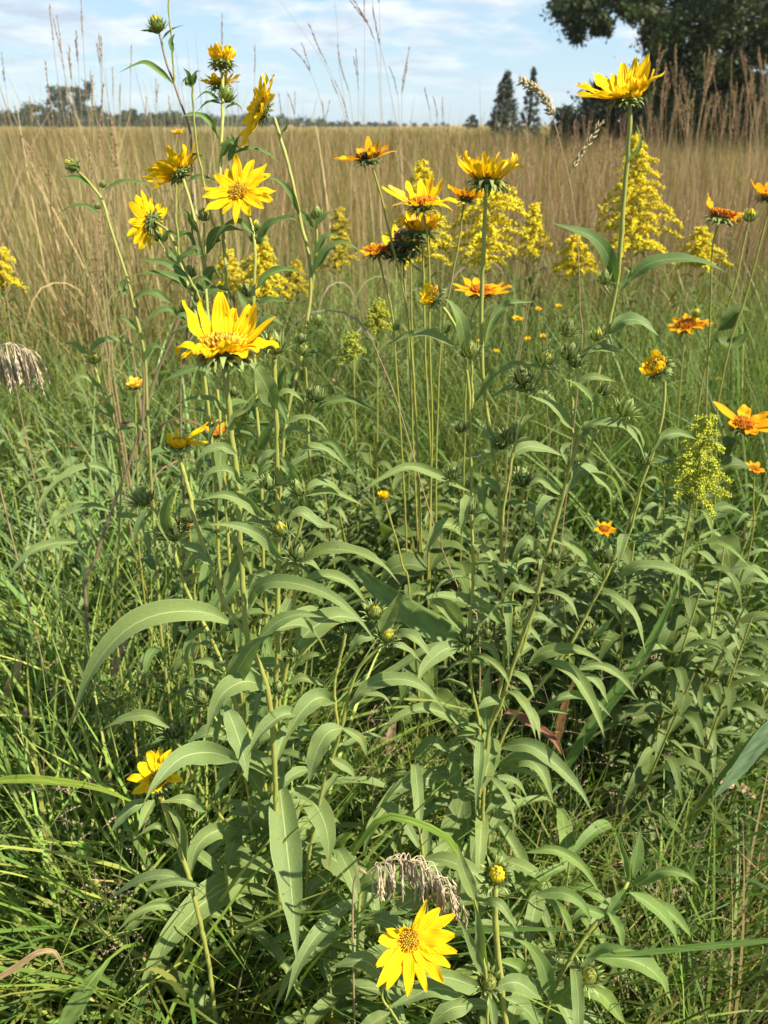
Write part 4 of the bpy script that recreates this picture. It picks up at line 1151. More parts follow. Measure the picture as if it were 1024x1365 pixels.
for k, (x, y, s) in enumerate(((690, 425, 14), (718, 412, 9), (745, 408, 8), (704, 452, 9), (724, 448, 9), (662, 468, 8), (238, 176, 16), (876, 470, 9), (640, 455, 8), (800, 505, 10), (958, 505, 8), (765, 470, 8))):
    Y = 2.3 if k != 6 else 2.0
    lab = 'small distant yellow bloom among the grass behind the flower stems'
    if k == 6: lab = 'small yellow bloom out in the tall grass above the cupped bloom at upper left'
    c = P(x, y, Y)
    p_ = Plant('wildflower', lab, 'flower', Y, [(x, y + 3), (x + 2, y + 40), (x + 1, y + 90)], .0016, .0012, 'stem_ox', group='small yellow blooms in the grass' if k != 6 else None)
    p_.flower(x, y, Y, s * .6, (random.uniform(-.3, .3), .75, .6), npet=9, e=.3, disc='ox', pet='petal', W=.5, rd=.35, brk='bract_dark')


# ------------------------------------------------------------------ goldenrod
def goldenrod(label, top, base, Y, hw, hh, n=24, col=(.96, .76, .03), green=.10, leaves=46, lw=.012, seed=1, shape='cone'):
    """plume: px top, half width hw and height hh in pixels"""
    rs = random.Random(seed)
    t0 = P(*top, Y); b0 = P(*base, Y)
    m = mpp(t0)
    hw *= m; hh *= m
    root = np.array([b0[0], b0[1], 0.0])
    o = thing('goldenrod', label, 'goldenrod', root)
    main = spline([t0, t0 * .66 + np.array([b0[0], b0[1], t0[2] - .5 * (t0[2])]) * .34, root], 240)
    mb = MB(); br = MB()
    br.tube(main, np.linspace(.0012, .0034, 240), 7)
    col = np.array(col)
    n = int(n * 1.45)
    for i in range(n):
        f = (i + .5) / n                              # 0 top, 1 bottom of the plume
        z = t0[2] - hh * f
        k = int(np.argmin(abs(main[:, 2] - z)))
        b = main[k]
        a = i * 2.4 + rs.uniform(-.3, .3)
        h = np.array([math.cos(a), math.sin(a), 0])
        wid = hw * (f ** .8 if shape == 'cone' else math.sin(math.pi * (.12 + .8 * f)) ** .7) * rs.uniform(.55, 1.2) + .012
        ln = 10
        c = np.array([b + h * wid * s + np.array([0, 0, 1]) * (wid * (.75 * s - .85 * s * s) + hh * .03) for s in np.linspace(0, 1, ln)])
        br.tube(c, np.linspace(.0012, .0005, ln), 4)
        nf = int(24 + wid / m * (2.7 if Y > 1.8 else 3.2))
        for j in range(nf):
            s = rs.uniform(.12, 1.0)
            q = c[min(ln - 1, int(s * (ln - 1)))] + rng.normal(0, .0036, 3) * (Y / 2.4) ** .5 + np.array([0, 0, .004])
            r = .0027 * (Y / 2.4) ** .8 * rs.uniform(.6, 1.3)
            cc = col * rs.uniform(.65, 1.15)
            if rs.random() < green: cc = np.array([.42, .48, .06]) * rs.uniform(.7, 1.2)
            e = rng.normal(0, 1, (3, 3)); e, _ = np.linalg.qr(e)
            V = [q + e[0] * r, q - e[0] * r, q + e[1] * r, q - e[1] * r, q + e[2] * r, q - e[2] * r]
            mb.add(V, None, [[0, 2, 4], [2, 1, 4], [1, 3, 4], [3, 0, 4], [2, 0, 5], [1, 2, 5], [3, 1, 5], [0, 3, 5]], None, cc)
    br.obj('stem', M['stem_ox'], o)
    mb.obj('flower_plume', M['floret'], o, True, False)
    lf = MB()
    zt = t0[2] - hh * .9
    for i in range(leaves):
        z = .12 + (zt - .12) * (i + .5) / leaves
        k = int(np.argmin(abs(main[:, 2] - z))); b = main[k]
        a = i * 2.4; h = np.array([math.cos(a), math.sin(a), 0]); Ls = rs.uniform(.06, .11)
        c = spline([b, b + Ls * (.5 * h + np.array([0, 0, .28])), b + Ls * (h + np.array([0, 0, rs.uniform(-.1, .3)]))], 9)
        lf.grid(leaf_grid(c, lw * rs.uniform(.8, 1.3), m=5, hint=np.array([0, 0, 1.0]) + .5 * h))
    lf.obj('foliage', M['leaf_fresh' if green > .3 else 'leaf_ox'], o)
    return o


goldenrod('tall goldenrod with a broad bright yellow cone behind the big upright bloom', (845, 190), (858, 420), 2.5, 70, 150, 46, seed=3)
goldenrod('goldenrod with a wide yellow plume directly behind the middle group of orange blooms', (562, 224), (575, 420), 2.3, 58, 130, 38, (.92, .72, .03), seed=4)
goldenrod('goldenrod with spreading yellow branches behind the shaggy bloom', (652, 262), (640, 420), 2.35, 62, 100, 32, seed=5, shape='round')
goldenrod('goldenrod with a small yellow plume peeping out right of the shaggy bloom', (712, 276), (712, 430), 2.6, 26, 70, 18, seed=6)
goldenrod('goldenrod with a low yellow plume under the lopsided orange bloom at the right', (935, 308), (938, 440), 2.4, 36, 52, 22, (.92, .72, .03), seed=7)
goldenrod('goldenrod with a yellow plume cut by the left edge', (4, 335), (6, 520), 2.5, 30, 55, 20, (.92, .72, .03), seed=8)
goldenrod('goldenrod with a yellow plume behind the stem of the round open bloom', (350, 322), (352, 470), 2.6, 44, 80, 30, (.92, .72, .03), seed=9)
goldenrod('goldenrod with a blurred yellow plume left of the round bloom stem', (306, 338), (305, 480), 2.7, 30, 60, 20, (.92, .72, .03), seed=10)
goldenrod('goldenrod with a faint yellow plume left of the middle group', (452, 282), (452, 430), 2.9, 26, 80, 18, (.62, .48, .03), seed=11)
goldenrod('goldenrod with a small yellow plume between the two big curved leaves at right', (766, 318), (770, 450), 2.7, 36, 52, 20, (.92, .72, .03), seed=12)
goldenrod('goldenrod with a thin yellow tuft low behind the big ragged bloom', (395, 352), (397, 480), 2.8, 26, 46, 15, (.66, .5, .03), seed=13)
goldenrod('goldenrod still in pale green bud among dark leaves at the right', (940, 565), (915, 740), 1.0, 44, 118, 26, (.74, .76, .06), .45, 60, .011, seed=14)
goldenrod('goldenrod with lime green buds low in the middle of the picture', (505, 408), (500, 520), 1.7, 20, 40, 12, (.45, .45, .04), .3, 40, .011, seed=15)
goldenrod('small goldenrod with a lime green tuft left of the middle stems', (470, 452), (476, 560), 1.5, 16, 34, 9, (.42, .45, .05), .3, 34, .010, seed=16)
goldenrod('slim goldenrod with a lime tip behind the pale stem of the spent head', (320, 552), (322, 700), 1.15, 9, 40, 8, (.42, .46, .05), .4, 34, .010, seed=17)


# ------------------------------------------------------------------ leafy plants without flowers
def forb(seed, h, nst, per, Ll, Lw, mat, spread=.05):
    rs = random.Random(seed)
    o = thing('leafy_plant', 'x', 'plant', (0, 0, 0))
    st = MB(); lf = MB()
    for k in range(nst):
        a = rs.uniform(0, 6.28); tilt = rs.uniform(0, spread) * 3
        top = np.array([math.cos(a) * tilt * h, math.sin(a) * tilt * h, h * rs.uniform(.75, 1.05)])
        b = np.array([math.cos(a) * spread * .3, math.sin(a) * spread * .3, 0])
        c = spline([b, (b + top) / 2 - np.array([0, 0, 0]) + np.array([0, 0, .03]), top], 16)
        st.tube(c, np.linspace(.0026, .0012, 16), 5)
        for i in range(per):
            f = .15 + .85 * (i + rs.random()) / per
            p = c[min(15, int(f * 15))]
            a2 = i * 2.4 + rs.uniform(-.4, .4); hh = np.array([math.cos(a2), math.sin(a2), 0])
            Ls = Ll * rs.uniform(.6, 1.15) * (1.1 - .5 * f ** 3)
            dr = rs.uniform(.0, .9)
            q = spline([p, p + Ls * (.45 * hh + np.array([0, 0, .25])), p + Ls * (.95 * hh + np.array([0, 0, .25 - .6 * dr]))], 9)
            lf.grid(leaf_grid(q, Lw * rs.uniform(.75, 1.25), m=5, fold=rs.uniform(.1, .5), hint=np.array([0, 0, 1.0]) + .7 * hh))
    st.obj('stem', M['stem_ox'], o)
    lf.obj('foliage', M[mat], o)
    return o


def hide_proto(o):
    for c in list(o.children): bpy.data.objects.remove(c)
    bpy.data.objects.remove(o)


FV = [forb(21, .62, 3, 22, .10, .017, 'leaf_ox', .10), forb(22, .55, 4, 20, .085, .020, 'leaf_ox', .12), forb(23, .70, 2, 26, .12, .014, 'leaf', .09),
      forb(24, .50, 5, 16, .075, .016, 'leaf', .16)]
spots = []
rs = random.Random(5)
zones = [  # px range, py of the ground, Y range, count, kinds, label, group
    ((860, 1060), (.95, 1.35), 16, (0, 2, 3), .95, 'dull green narrow leaved plant in the tangle at the right edge', 'narrow leaved plants at the right edge'),
    ((430, 770), (1.12, 1.8), 38, (1, 0, 3), 1.0, 'dark broad leaved plant under the middle group of orange blooms', 'dark leafy plants under the middle blooms'),
    ((720, 900), (1.0, 1.5), 12, (0, 1, 3), .8, 'shaded leafy plant between the right hand stems', 'shaded leafy plants between the right hand stems'),
    ((-20, 330), (1.1, 2.2), 24, (2, 0, 3), .9, 'grey green leafy plant in the grass at left', 'leafy plants in the grass at left'),
    ((330, 520), (1.0, 1.6), 10, (1, 2), .8, 'leafy plant behind the centre left stems', 'leafy plants behind the centre left stems')]
for (x0, x1), (ya, yb), cnt, kinds, sc, lab, grp in zones:
    for i in range(cnt):
        Y = rs.uniform(ya, yb); px = rs.uniform(x0, x1)
        p = P(px, 700, Y)
        dup(FV[rs.choice(kinds)], (p[0], Y, 0), rs.uniform(0, 6.28), sc * rs.uniform(.85, 1.2), lab, grp)
for o in FV: hide_proto(o)

# dead woody stalk at left
d_ = Plant('dead_stalk', 'dead purple brown woody stalk leaning to the right in the grass at left', 'dead stalk', 1.0,
           [(242, 415), (228, 455), (207, 505), (190, 562), (172, 625), (150, 680), (128, 745), (115, 800)], .0040, .0022, 'stem_dead')
d_.branch([(182, 400), (192, 470), (192, 540), (186, 590)], .0022, .0014, 'stem_dead').branch([(203, 585), (190, 605), (176, 625)], .002, .0012, 'stem_dead')
d_.flower(170, 566, 1.0, 9, (0, .8, .5), npet=6, e=1.1, disc='dead', pet='petal_dry', rd=.8, W=.8, brk='bract_dark', name='dead_seed_head')


# ------------------------------------------------------------------ tall grass culms
TAN = np.array((.40, .28, .13)); RUST = np.array((.33, .19, .11)); GREY = np.array((.30, .23, .17)); STRAW = np.array((.56, .44, .24))


def spikelets(mb, c, n, ln, wd, col, spread=.5, rs=random):
    """pointed spikelets set close along the curve c"""
    T = tangents(c)
    for i in range(n):
        f = (i + rs.random()) / n
        k = min(len(c) - 1, int(f * (len(c) - 1)))
        t = T[k]
        u, v, _ = basis(t)
        a = rs.uniform(0, 6.28)
        d = nrm(t + spread * (math.cos(a) * u + math.sin(a) * v))
        S = nrm(np.cross(d, rng.normal(0, 1, 3)))
        Ls = ln * rs.uniform(.7, 1.3)
        w_ = wd * rs.uniform(.7, 1.2)
        S2 = np.cross(d, S)
        p = c[k]
        V = [p, p + d * Ls * .4 + S * w_, p + d * Ls * .4 - S * w_, p + d * Ls * .4 + S2 * w_, p + d * Ls * .4 - S2 * w_, p + d * Ls]
        mb.add(V, None, [[0, 1, 3], [0, 3, 2], [0, 2, 4], [0, 4, 1], [5, 3, 1], [5, 2, 3], [5, 4, 2], [5, 1, 4]], None, col * rs.uniform(.7, 1.25))


def ribbon(mb, c, w, col, fold=.0, hint=None):
    """grass blade along c"""
    n = len(c); t = np.linspace(0, 1, n)
    T = tangents(c)
    S = nrm(np.cross(T, nrm(TOCAM) + np.array([.0, 0, .5]) if hint is None else hint))
    Nn = np.cross(S, T)
    ww = w * .5 * np.clip(1.06 - t ** 2.2, .02, 1) * np.clip(.55 + t * 2, 0, 1)
    G = np.stack([c - S * ww[:, None], c - Nn * (ww * fold)[:, None], c + S * ww[:, None]], 1)
    mb.grid(G, None, col)


def culm(name, label, group, pts, col=TAN, r=.0014, heads=((1.0, .10, 0),), blades=2, cmat='culm', cat='grass stalk', ln=.009, wd=.0010, dens=200, spread=.30, seed=0):
    """one flowering grass stalk: pts from the tip down to the ground; heads = (where along the stalk, length, sideways angle)"""
    rs = random.Random(seed)
    pts = np.asarray(pts, float)
    if pts[-1][2] > .02:
        b = pts[-1].copy(); d = pts[-1] - pts[-2]
        b = np.array([b[0] + d[0] * .5, b[1], 0.0])
        pts = np.vstack([pts, b])
    pts[-1][2] = 0.0
    o = thing(name, label, cat, pts[-1], group)
    c = spline(pts, 40)
    tot = np.sum(np.linalg.norm(np.diff(c, axis=0), axis=1))
    t = np.linspace(0, 1, 40)
    mk('culm', tube_grid(c, r * (.35 + .65 * t), 5).reshape(-1, 3), gridq(40, 6), M[cmat], o)
    for (at, hl, ang) in heads:
        i0 = int((1 - at) * 39)
        if ang == 0:
            k = max(2, int(39 * hl / tot))
            seg = spline(c[i0:i0 + k + 1][::-1], 14)
        else:
            b = c[i0]; tt = nrm(c[max(0, i0 - 1)] - c[i0 + 1])
            u, v, _ = basis(tt)
            rot = rs.uniform(0, 6.28)
            d = nrm(tt + math.tan(ang) * (math.cos(rot) * u + .6 * math.sin(rot) * v) * (1 if rs.random() < .5 else -1))
            seg = spline([b, b + d * hl * .5, b + d * hl * .96 + (tt - d) * hl * .1], 14)
        mb = MB()
        mb.tube(seg, .0006, 4, col * .8)
        spikelets(mb, seg, int(dens * hl) + 6, ln, wd, col, spread, rs)
        mb.obj('seed_head', M['dry'], o, True, False)
    if blades:
        mb = MB()
        for i in range(blades):
            k = rs.randint(20, 36)
            b = c[k]; a = rs.uniform(0, 6.28); h = np.array([math.cos(a), math.sin(a), 0]); Ls = rs.uniform(.18, .38)
            q = spline([b, b + Ls * (.3 * h + np.array([0, 0, .45])), b + Ls * (.75 * h + np.array([0, 0, .5])), b + Ls * (1.05 * h + np.array([0, 0, .15]))], 10)
            ribbon(mb, q, rs.uniform(.004, .007), col * rs.uniform(.8, 1.2) if rs.random() < .6 else np.array((.16, .19, .06)))
        mb.obj('blade', M['dry'], o, True)
    return o


def cpx(pp, Y):
    return [P(x, y, Y) for x, y in pp]


sd = 100
# left against the sky
for k, (tip, bx, by, Y, hl, col) in enumerate((
        ((66, 5), 100, 300, 2.3, .12, TAN), ((76, 20), 118, 320, 2.2, .12, TAN), ((108, 0), 128, 330, 2.4, .10, TAN), ((102, 42), 120, 330, 2.6, .10, GREY), ((60, 80), 98, 350, 2.1, .16, RUST),
        ((132, 45), 146, 330, 2.6, .10, TAN), ((135, 48), 142, 380, 2.3, .10, TAN), ((123, 100), 126, 350, 2.2, .14, TAN), ((160, 112), 158, 330, 2.8, .08, TAN), ((296, 18), 297, 260, 2.6, .09, GREY),
        ((340, 60), 338, 330, 2.8, .09, GREY), ((208, 105), 210, 320, 3.0, .10, TAN), ((195, 130), 190, 330, 3.0, .08, TAN), ((40, 130), 60, 360, 2.6, .08, TAN), ((88, 110), 110, 370, 2.4, .14, TAN),
        ((2, 70), 42, 360, 2.6, .05, GREY), ((150, 90), 160, 370, 2.5, .09, TAN), ((225, 128), 232, 330, 3.1, .08, TAN), ((175, 60), 170, 330, 2.8, .08, TAN), ((92, 60), 122, 400, 2.2, .1, TAN))):
    pp = [tip, (tip[0] * .72 + bx * .28, tip[1] * .7 + by * .3), (tip[0] * .25 + bx * .75, tip[1] * .35 + by * .65), (bx + 4, by), (bx + 8, by + 90)]
    culm('grass_stalk', 'thin tan flowering grass stalk rising against the sky at upper left', 'grass stalks against the sky at upper left',
         cpx(pp, Y), col, heads=((1.0, hl, 0), (.93, hl * .6, .15)) if k % 2 else ((1.0, hl, 0),), seed=sd + k, r=.0016, ln=.011, wd=.0010, dens=190, blades=1)
# centre, branching heads
for k, (pp, Y, heads, col) in enumerate((
        ([(390, 65), (412, 92), (430, 145), (436, 220), (440, 330)], 2.6, ((1.0, .10, 0), (.93, .08, .25)), GREY),
        ([(418, 50), (445, 105), (462, 150), (470, 220), (478, 340)], 2.6, ((1.0, .06, 0), (.90, .16, .0), (.95, .08, .3)), GREY),
        ([(450, 60), (456, 95), (466, 125), (474, 200), (486, 330)], 2.5, ((1.0, .14, 0),), GREY),
        ([(372, 0), (402, 40), (432, 85), (455, 140), (470, 210), (480, 330)], 2.7, ((.8, .05, .1),), GREY),
        ([(446, 0), (450, 40), (452, 90), (462, 160), (470, 330)], 2.7, ((.98, .07, .2),), GREY),
        ([(474, 65), (477, 100), (478, 160), (480, 330)], 2.8, ((1.0, .12, 0), (.93, .06, .2)), GREY),
        ([(477, 10), (498, 48), (505, 100), (508, 180), (512, 330)], 2.3, ((1.0, .12, 0), (.95, .10, .35), (.97, .08, .3)), RUST),
        ([(486, -20), (486, 20), (486, 100), (484, 330)], 2.5, ((1.0, .09, 0),), RUST),
        ([(494, -20), (502, 40), (516, 100), (528, 165), (536, 230), (545, 340)], 2.2, ((.9, .08, .25),), GREY),
        ([(505, -20), (507, 60), (508, 120), (512, 200), (514, 330)], 2.4, ((.97, .07, .2),), GREY),
        ([(546, 62), (540, 95), (536, 120), (536, 200), (540, 330)], 2.5, ((1.0, .14, 0), (.92, .08, .2)), GREY),
        ([(520, 90), (530, 125), (533, 180), (536, 330)], 2.6, ((1.0, .08, 0),), GREY),
        ([(566, 118), (572, 145), (580, 200), (584, 330)], 3.2, ((1.0, .10, 0),), GREY), ([(578, 130), (584, 160), (588, 220), (590, 340)], 3.2, ((1.0, .10, 0),), GREY),
        ([(590, 130), (590, 165), (590, 240), (592, 350)], 3.3, ((1.0, .10, 0),), TAN), ([(384, 125), (392, 150), (398, 200), (402, 330)], 3.2, ((1.0, .1, 0), (.94, .08, .3)), GREY),
        ([(430, 135), (432, 160), (434, 220), (436, 350)], 3.4, ((1.0, .1, 0), (.94, .08, .4)), RUST), ([(372, 125), (376, 160), (380, 230), (384, 340)], 3.2, ((1.0, .1, 0),), GREY))):
    culm('grass_stalk', 'grey brown grass stalk with a forked seed head against the sky in the upper middle', 'forked grass stalks against the sky in the upper middle',
         cpx(pp, Y), col, heads=heads, seed=200 + k, r=.0014, ln=.011, wd=.0010, dens=210, blades=1)
# right: reddish tan stand in front of the dark tree
rs = random.Random(77)
for k in range(84):
    x = 858 + 175 * rs.random() ** .8 if k < 66 else rs.uniform(700, 860)
    top = rs.uniform(58, 150) if x > 880 else rs.uniform(120, 185)
    if k >= 66: top = rs.uniform(150, 195)
    Y = rs.uniform(3.0, 5.2)
    ln_ = rs.uniform(-26, 34)
    pp = [(x, top), (x - ln_ * .4, top + 55), (x - ln_, top + 150), (x - ln_, top + 220)]
    col = (TAN * .9 + RUST * .25) if rs.random() < .6 else RUST * 1.1
    culm('grass_stalk', 'reddish tan plume of tall grass standing in front of the dark tree at the right', 'tall grass stand in front of the dark tree', cpx(pp, Y), col * rs.uniform(.85, 1.15),
         heads=((1.0, rs.uniform(.10, .22), 0), (.9, .10, .16)), seed=300 + k, blades=1, r=.0017, ln=.018, wd=.0008, dens=130, spread=.36)
# named single stalks
culm('grass_stalk', 'straw coloured grass stalk with a curved bushy seed head nodding left', None,
     cpx([(692, 108), (703, 107), (716, 116), (727, 133), (737, 155), (748, 195), (760, 245), (768, 300), (772, 360), (773, 420), (770, 520)], 1.25), STRAW, r=.0016, heads=((1.0, .075, 0),), blades=0, ln=.010, wd=.0022, dens=1500, spread=1.1, seed=401)
culm('grass_stalk', 'pale grass stalk with a sparse leaning seed spike crossing behind the upright bloom', None,
     cpx([(802, 163), (788, 186), (770, 213), (757, 238), (740, 285), (722, 345), (703, 420), (690, 500), (684, 600)], 1.2), STRAW * .9, r=.0013, heads=((1.0, .075, 0),), blades=0, ln=.011, wd=.0017, dens=420, spread=.45, seed=402)
culm('grass_stalk', 'bare orange brown stalk slanting through the middle of the picture', None, cpx([(494, 446), (507, 480), (524, 520), (543, 580), (563, 650), (585, 720), (603, 765), (617, 800), (640, 880)], .86), TAN, r=.0015, heads=(), blades=0, seed=403)
culm('grass_stalk', 'thin rusty bare stalk leaning behind the right hand buds', None, cpx([(703, 402), (697, 440), (688, 480), (680, 520), (676, 580), (672, 680)], 1.1), TAN, r=.0013, heads=(), blades=0, seed=404)
culm('grass_stalk', 'straight rusty bare stalk standing behind the clump of dark buds', None, cpx([(729, 445), (729, 500), (730, 560), (729, 640)], 1.15), RUST, r=.0012, heads=(), blades=0, seed=405)
culm('grass_stalk', 'bent rust brown grass stalk at left, crossing the tan meadow', None, cpx([(26, 178), (45, 205), (66, 238), (80, 270), (105, 330), (130, 410), (150, 520)], 1.5), RUST, r=.0019, heads=((1.0, .12, 0),), blades=0, seed=406, ln=.008)
culm('grass_stalk', 'rust brown stalk curving down beside the yellow plume at the left edge', None, cpx([(0, 330), (6, 370), (12, 420), (20, 480), (30, 560)], 1.4), RUST, r=.0018, heads=(), blades=0, seed=407)
for k, (pp, Y) in enumerate((([(138, 110), (132, 200), (134, 290), (140, 370), (150, 470), (158, 540)], 1.5), ([(118, 190), (128, 300), (138, 400), (152, 500), (160, 560)], 1.5), ([(148, 150), (152, 260), (160, 370), (172, 450), (185, 520)], 1.6), ([(155, 190), (158, 300), (170, 400), (178, 480)], 1.7),
                             ([(132, 290), (136, 380), (146, 470), (152, 560)], 1.4))):
    culm('grass_stalk', 'tall rusty grass stalk behind the leaning stem of the small left bud', 'rusty grass stalks behind the small left bud', cpx(pp, Y), RUST, r=.0020, heads=((1.0, .12, 0),), seed=420 + k, blades=1)


# nodding dry seed heads
def nodding(label, top, Y, arch, n, ln, group=None, base=None):
    """arch: pixel curve of the drooping head"""
    c = spline(cpx(arch, Y), 24)
    b = P(*base, Y)
    root = np.array([b[0], b[1], 0.0])
    o = thing('drooping_seed_stalk', label, 'grass stalk', root, group)
    pts = spline([c[0], P(*top, Y), b, root], 30)
    mk('culm', tube_grid(pts, .0011, 5).reshape(-1, 3), gridq(30, 6), M['culm'], o)
    mb = MB()
    mb.tube(c, .0008, 4, STRAW * .8)
    rs = random.Random(n)
    for i in range(n):
        k = int((.05 + .95 * (i + .5) / n) * 23)
        p = c[k]
        side = np.array([rs.uniform(-.25, .55), rs.uniform(-.5, .5), 0])
        Ls = ln * rs.uniform(.75, 1.2)
        q = spline([p, p + Ls * (.35 * side + np.array([.10, 0, .02])), p + Ls * (.6 * side + np.array([.14, 0, -.45])), p + Ls * (.65 * side + np.array([.16, 0, -1.0]))], 9)
        cc = np.array((.80, .66, .43)) * rs.uniform(.5, 1.25)
        mb.tube(q, np.array([.0003, .0003, .0003, .0006, .0010, .0012, .0010, .0006, .0002]) * rs.uniform(.7, 1.25), 4, cc)
        spikelets(mb, q[3:], 8, .012, .0007, cc * 1.15, .22, rs)
    mb.obj('seed_head', M['dry'], o, True)
    return o


nodding('silvery dry grass head drooping like a fan just above the bottom bloom', (490, 1168), .50, [(488, 1164), (508, 1150), (530, 1145), (556, 1152), (580, 1172), (596, 1195)], 84, .040, base=(470, 1215))
nodding('feathery pale dry grass head hanging in from the left edge', (-12, 470), .95, [(-14, 470), (-4, 462), (8, 460), (22, 464), (36, 474)], 70, .046, base=(-30, 520))

# dry and coloured leaf blades that stand out
def blade_thing(label, pts, w, Y, col, d=0.0, name='broad_grass_plant', fold=.15, cat='grass plant', mat='dry'):
    c = [P(x, y, Y + d * i / (len(pts) - 1)) for i, (x, y) in enumerate(pts)]
    b = c[0].copy()
    c = spline(c, 18)
    mb = MB()
    n = len(c); t = np.linspace(0, 1, n); T = tangents(c)
    S = nrm(np.cross(T, nrm(TOCAM) + np.array([.0, 0, .5]))); Nn = np.cross(S, T)
    m = mpp(c[0])
    ww = w * m * .5 * np.clip(1.04 - t ** 3, .02, 1) * np.clip(.6 + t * 2, 0, 1)
    cols = 7
    G = np.zeros((n, cols, 3))
    for j, s in enumerate(np.linspace(-1, 1, cols)):
        G[:, j] = c + S * (ww * s)[:, None] + Nn * (ww * (fold * abs(s) + .05 * ((j % 2) * 2 - 1)))[:, None]
    cv = np.array(col) * (1 + .16 * rng.normal(0, 1, (n, cols, 1))) * (1 + .25 * np.sin(np.arange(cols) * 2.2)[None, :, None] * .5)
    mb.grid(G, None, cv.reshape(-1, 3))
    o = thing(name, label, cat, (b[0], b[1], b[2]))
    mb.obj('blade', M[mat], o, True, True)
    return o


REDL = (.26, .11, .065)
blade_thing('broad pleated pale green blade slanting down between the centre stems', [(620, 862), (560, 826), (510, 790), (460, 748)], 34, .80, (.16, .24, .065), .02, fold=.3, mat='grass')
blade_thing('curled red brown leaf blade low between the right hand stems', [(676, 948), (700, 958), (722, 972), (738, 985), (749, 1006)], 12, .80, REDL, -.03, fold=.5)
blade_thing('upright rusty red leaf blade behind the curled red one', [(742, 988), (750, 950), (758, 925), (766, 905)], 11, .84, (.30, .15, .06), .0)
blade_thing('long straight bright green blade slanting across the lower right from the clump', [(755, 1020), (800, 950), (850, 885), (890, 810), (904, 765)], 17, .86, (.13, .22, .05), .03, fold=.4, mat='grass')
blade_thing('broad blue green blade hanging at the right edge', [(1040, 955), (1015, 985), (985, 1025), (950, 1065)], 22, .86, (.17, .25, .12), -.04, mat='grass')
blade_thing('pale tan dead blade folded over in the dark tangle at the lower right', [(812, 1100), (816, 1078), (826, 1062), (832, 1080), (834, 1125)], 16, .92, (.52, .40, .24))
blade_thing('yellow tipped tan blade arching in from the bottom left corner', [(-10, 1308), (20, 1290), (50, 1270), (72, 1268), (82, 1284), (88, 1300)], 8, .46, (.50, .33, .16))
blade_thing('wide pale green blade rising from the bottom edge at left', [(82, 1372), (105, 1335), (128, 1300), (148, 1278)], 24, .46, (.16, .23, .06), .03, mat='grass')
blade_thing('bright lime blade crossing horizontally at the left edge above the low bloom', [(-15, 1042), (30, 1038), (80, 1042), (130, 1050), (185, 1072)], 11, .64, (.24, .32, .04), -.03, mat='grass')
blade_thing('broad light green blade crossing the lower right horizontally', [(1040, 1252), (980, 1258), (910, 1264), (830, 1272), (740, 1274)], 9, .55, (.12, .20, .04), .02, mat='grass')
blade_thing('lime blade arching above the dry grass head', [(470, 1140), (490, 1110), (515, 1088), (560, 1098), (600, 1120), (622, 1165), (640, 1230), (652, 1300)], 9, .52, (.20, .30, .04), -.03, mat='grass')
for k, (pp, w, Y) in enumerate((([(520, 1005), (522, 975), (528, 955)], 14, .95), ([(910, 1160), (918, 1110), (905, 1075)], 10, 1.0), ([(960, 1040), (985, 1048), (1010, 1065)], 13, .95), ([(915, 880), (960, 868), (990, 880)], 14, 1.2), ([(975, 850), (985, 830), (1000, 822)], 12, 1.2),
                                ([(28, 880), (14, 915), (2, 950)], 14, 1.0), ([(20, 985), (35, 948), (55, 945)], 12, .95), ([(150, 900), (160, 870), (172, 850)], 10, 1.0), ([(985, 760), (965, 775), (940, 790)], 10, 1.25), ([(85, 905), (92, 940), (80, 975)], 13, 1.0), ([(890, 1180), (900, 1215), (908, 1250)], 9, .9), ([(500, 1000), (512, 985), (526, 968)], 8, 1.0))):
    o = blade_thing('tan dead leaf blade caught in the shaded undergrowth', pp, w, Y, (.42, .30, .17), .01, 'withered_plant', .3, 'dead plant')
    o['group'] = 'tan dead leaves in the undergrowth'


# airy panicles with small pinkish spikelets
def panicle(label, group, top, base, Y, n=16, spread=60, seed=0, col=(.36, .26, .16)):
    rs = random.Random(seed)
    t = P(*top, Y); b = P(*base, Y); root = np.array([b[0], b[1], 0.0])
    c = spline([t, t * .5 + b * .5 + np.array([.004, 0, .01]), b, root], 24)
    mb = MB()
    mb.tube(c, np.linspace(.0004, .0009, 24), 4, (.24, .24, .09))
    m = mpp(t)
    for i in range(n):
        k = rs.randint(0, 12); p = c[k]
        a = rs.uniform(0, 6.28); Ls = spread * m * rs.uniform(.4, 1.0)
        d = np.array([math.cos(a), .6 * math.sin(a), rs.uniform(-.2, .7)])
        q = spline([p, p + d * Ls * .5, p + d * Ls + np.array([0, 0, -.12 * Ls])], 8)
        mb.tube(q, .00028, 3, np.array(col) * .8)
        spikelets(mb, q[3:], rs.randint(3, 7), .0042, .0010, np.array(col) * rs.uniform(.8, 1.3), .6, rs)
    tag(mb.obj('panicle_stalk', M['dry'], None, True, False, loc=root), label, 'grass stalk', group)


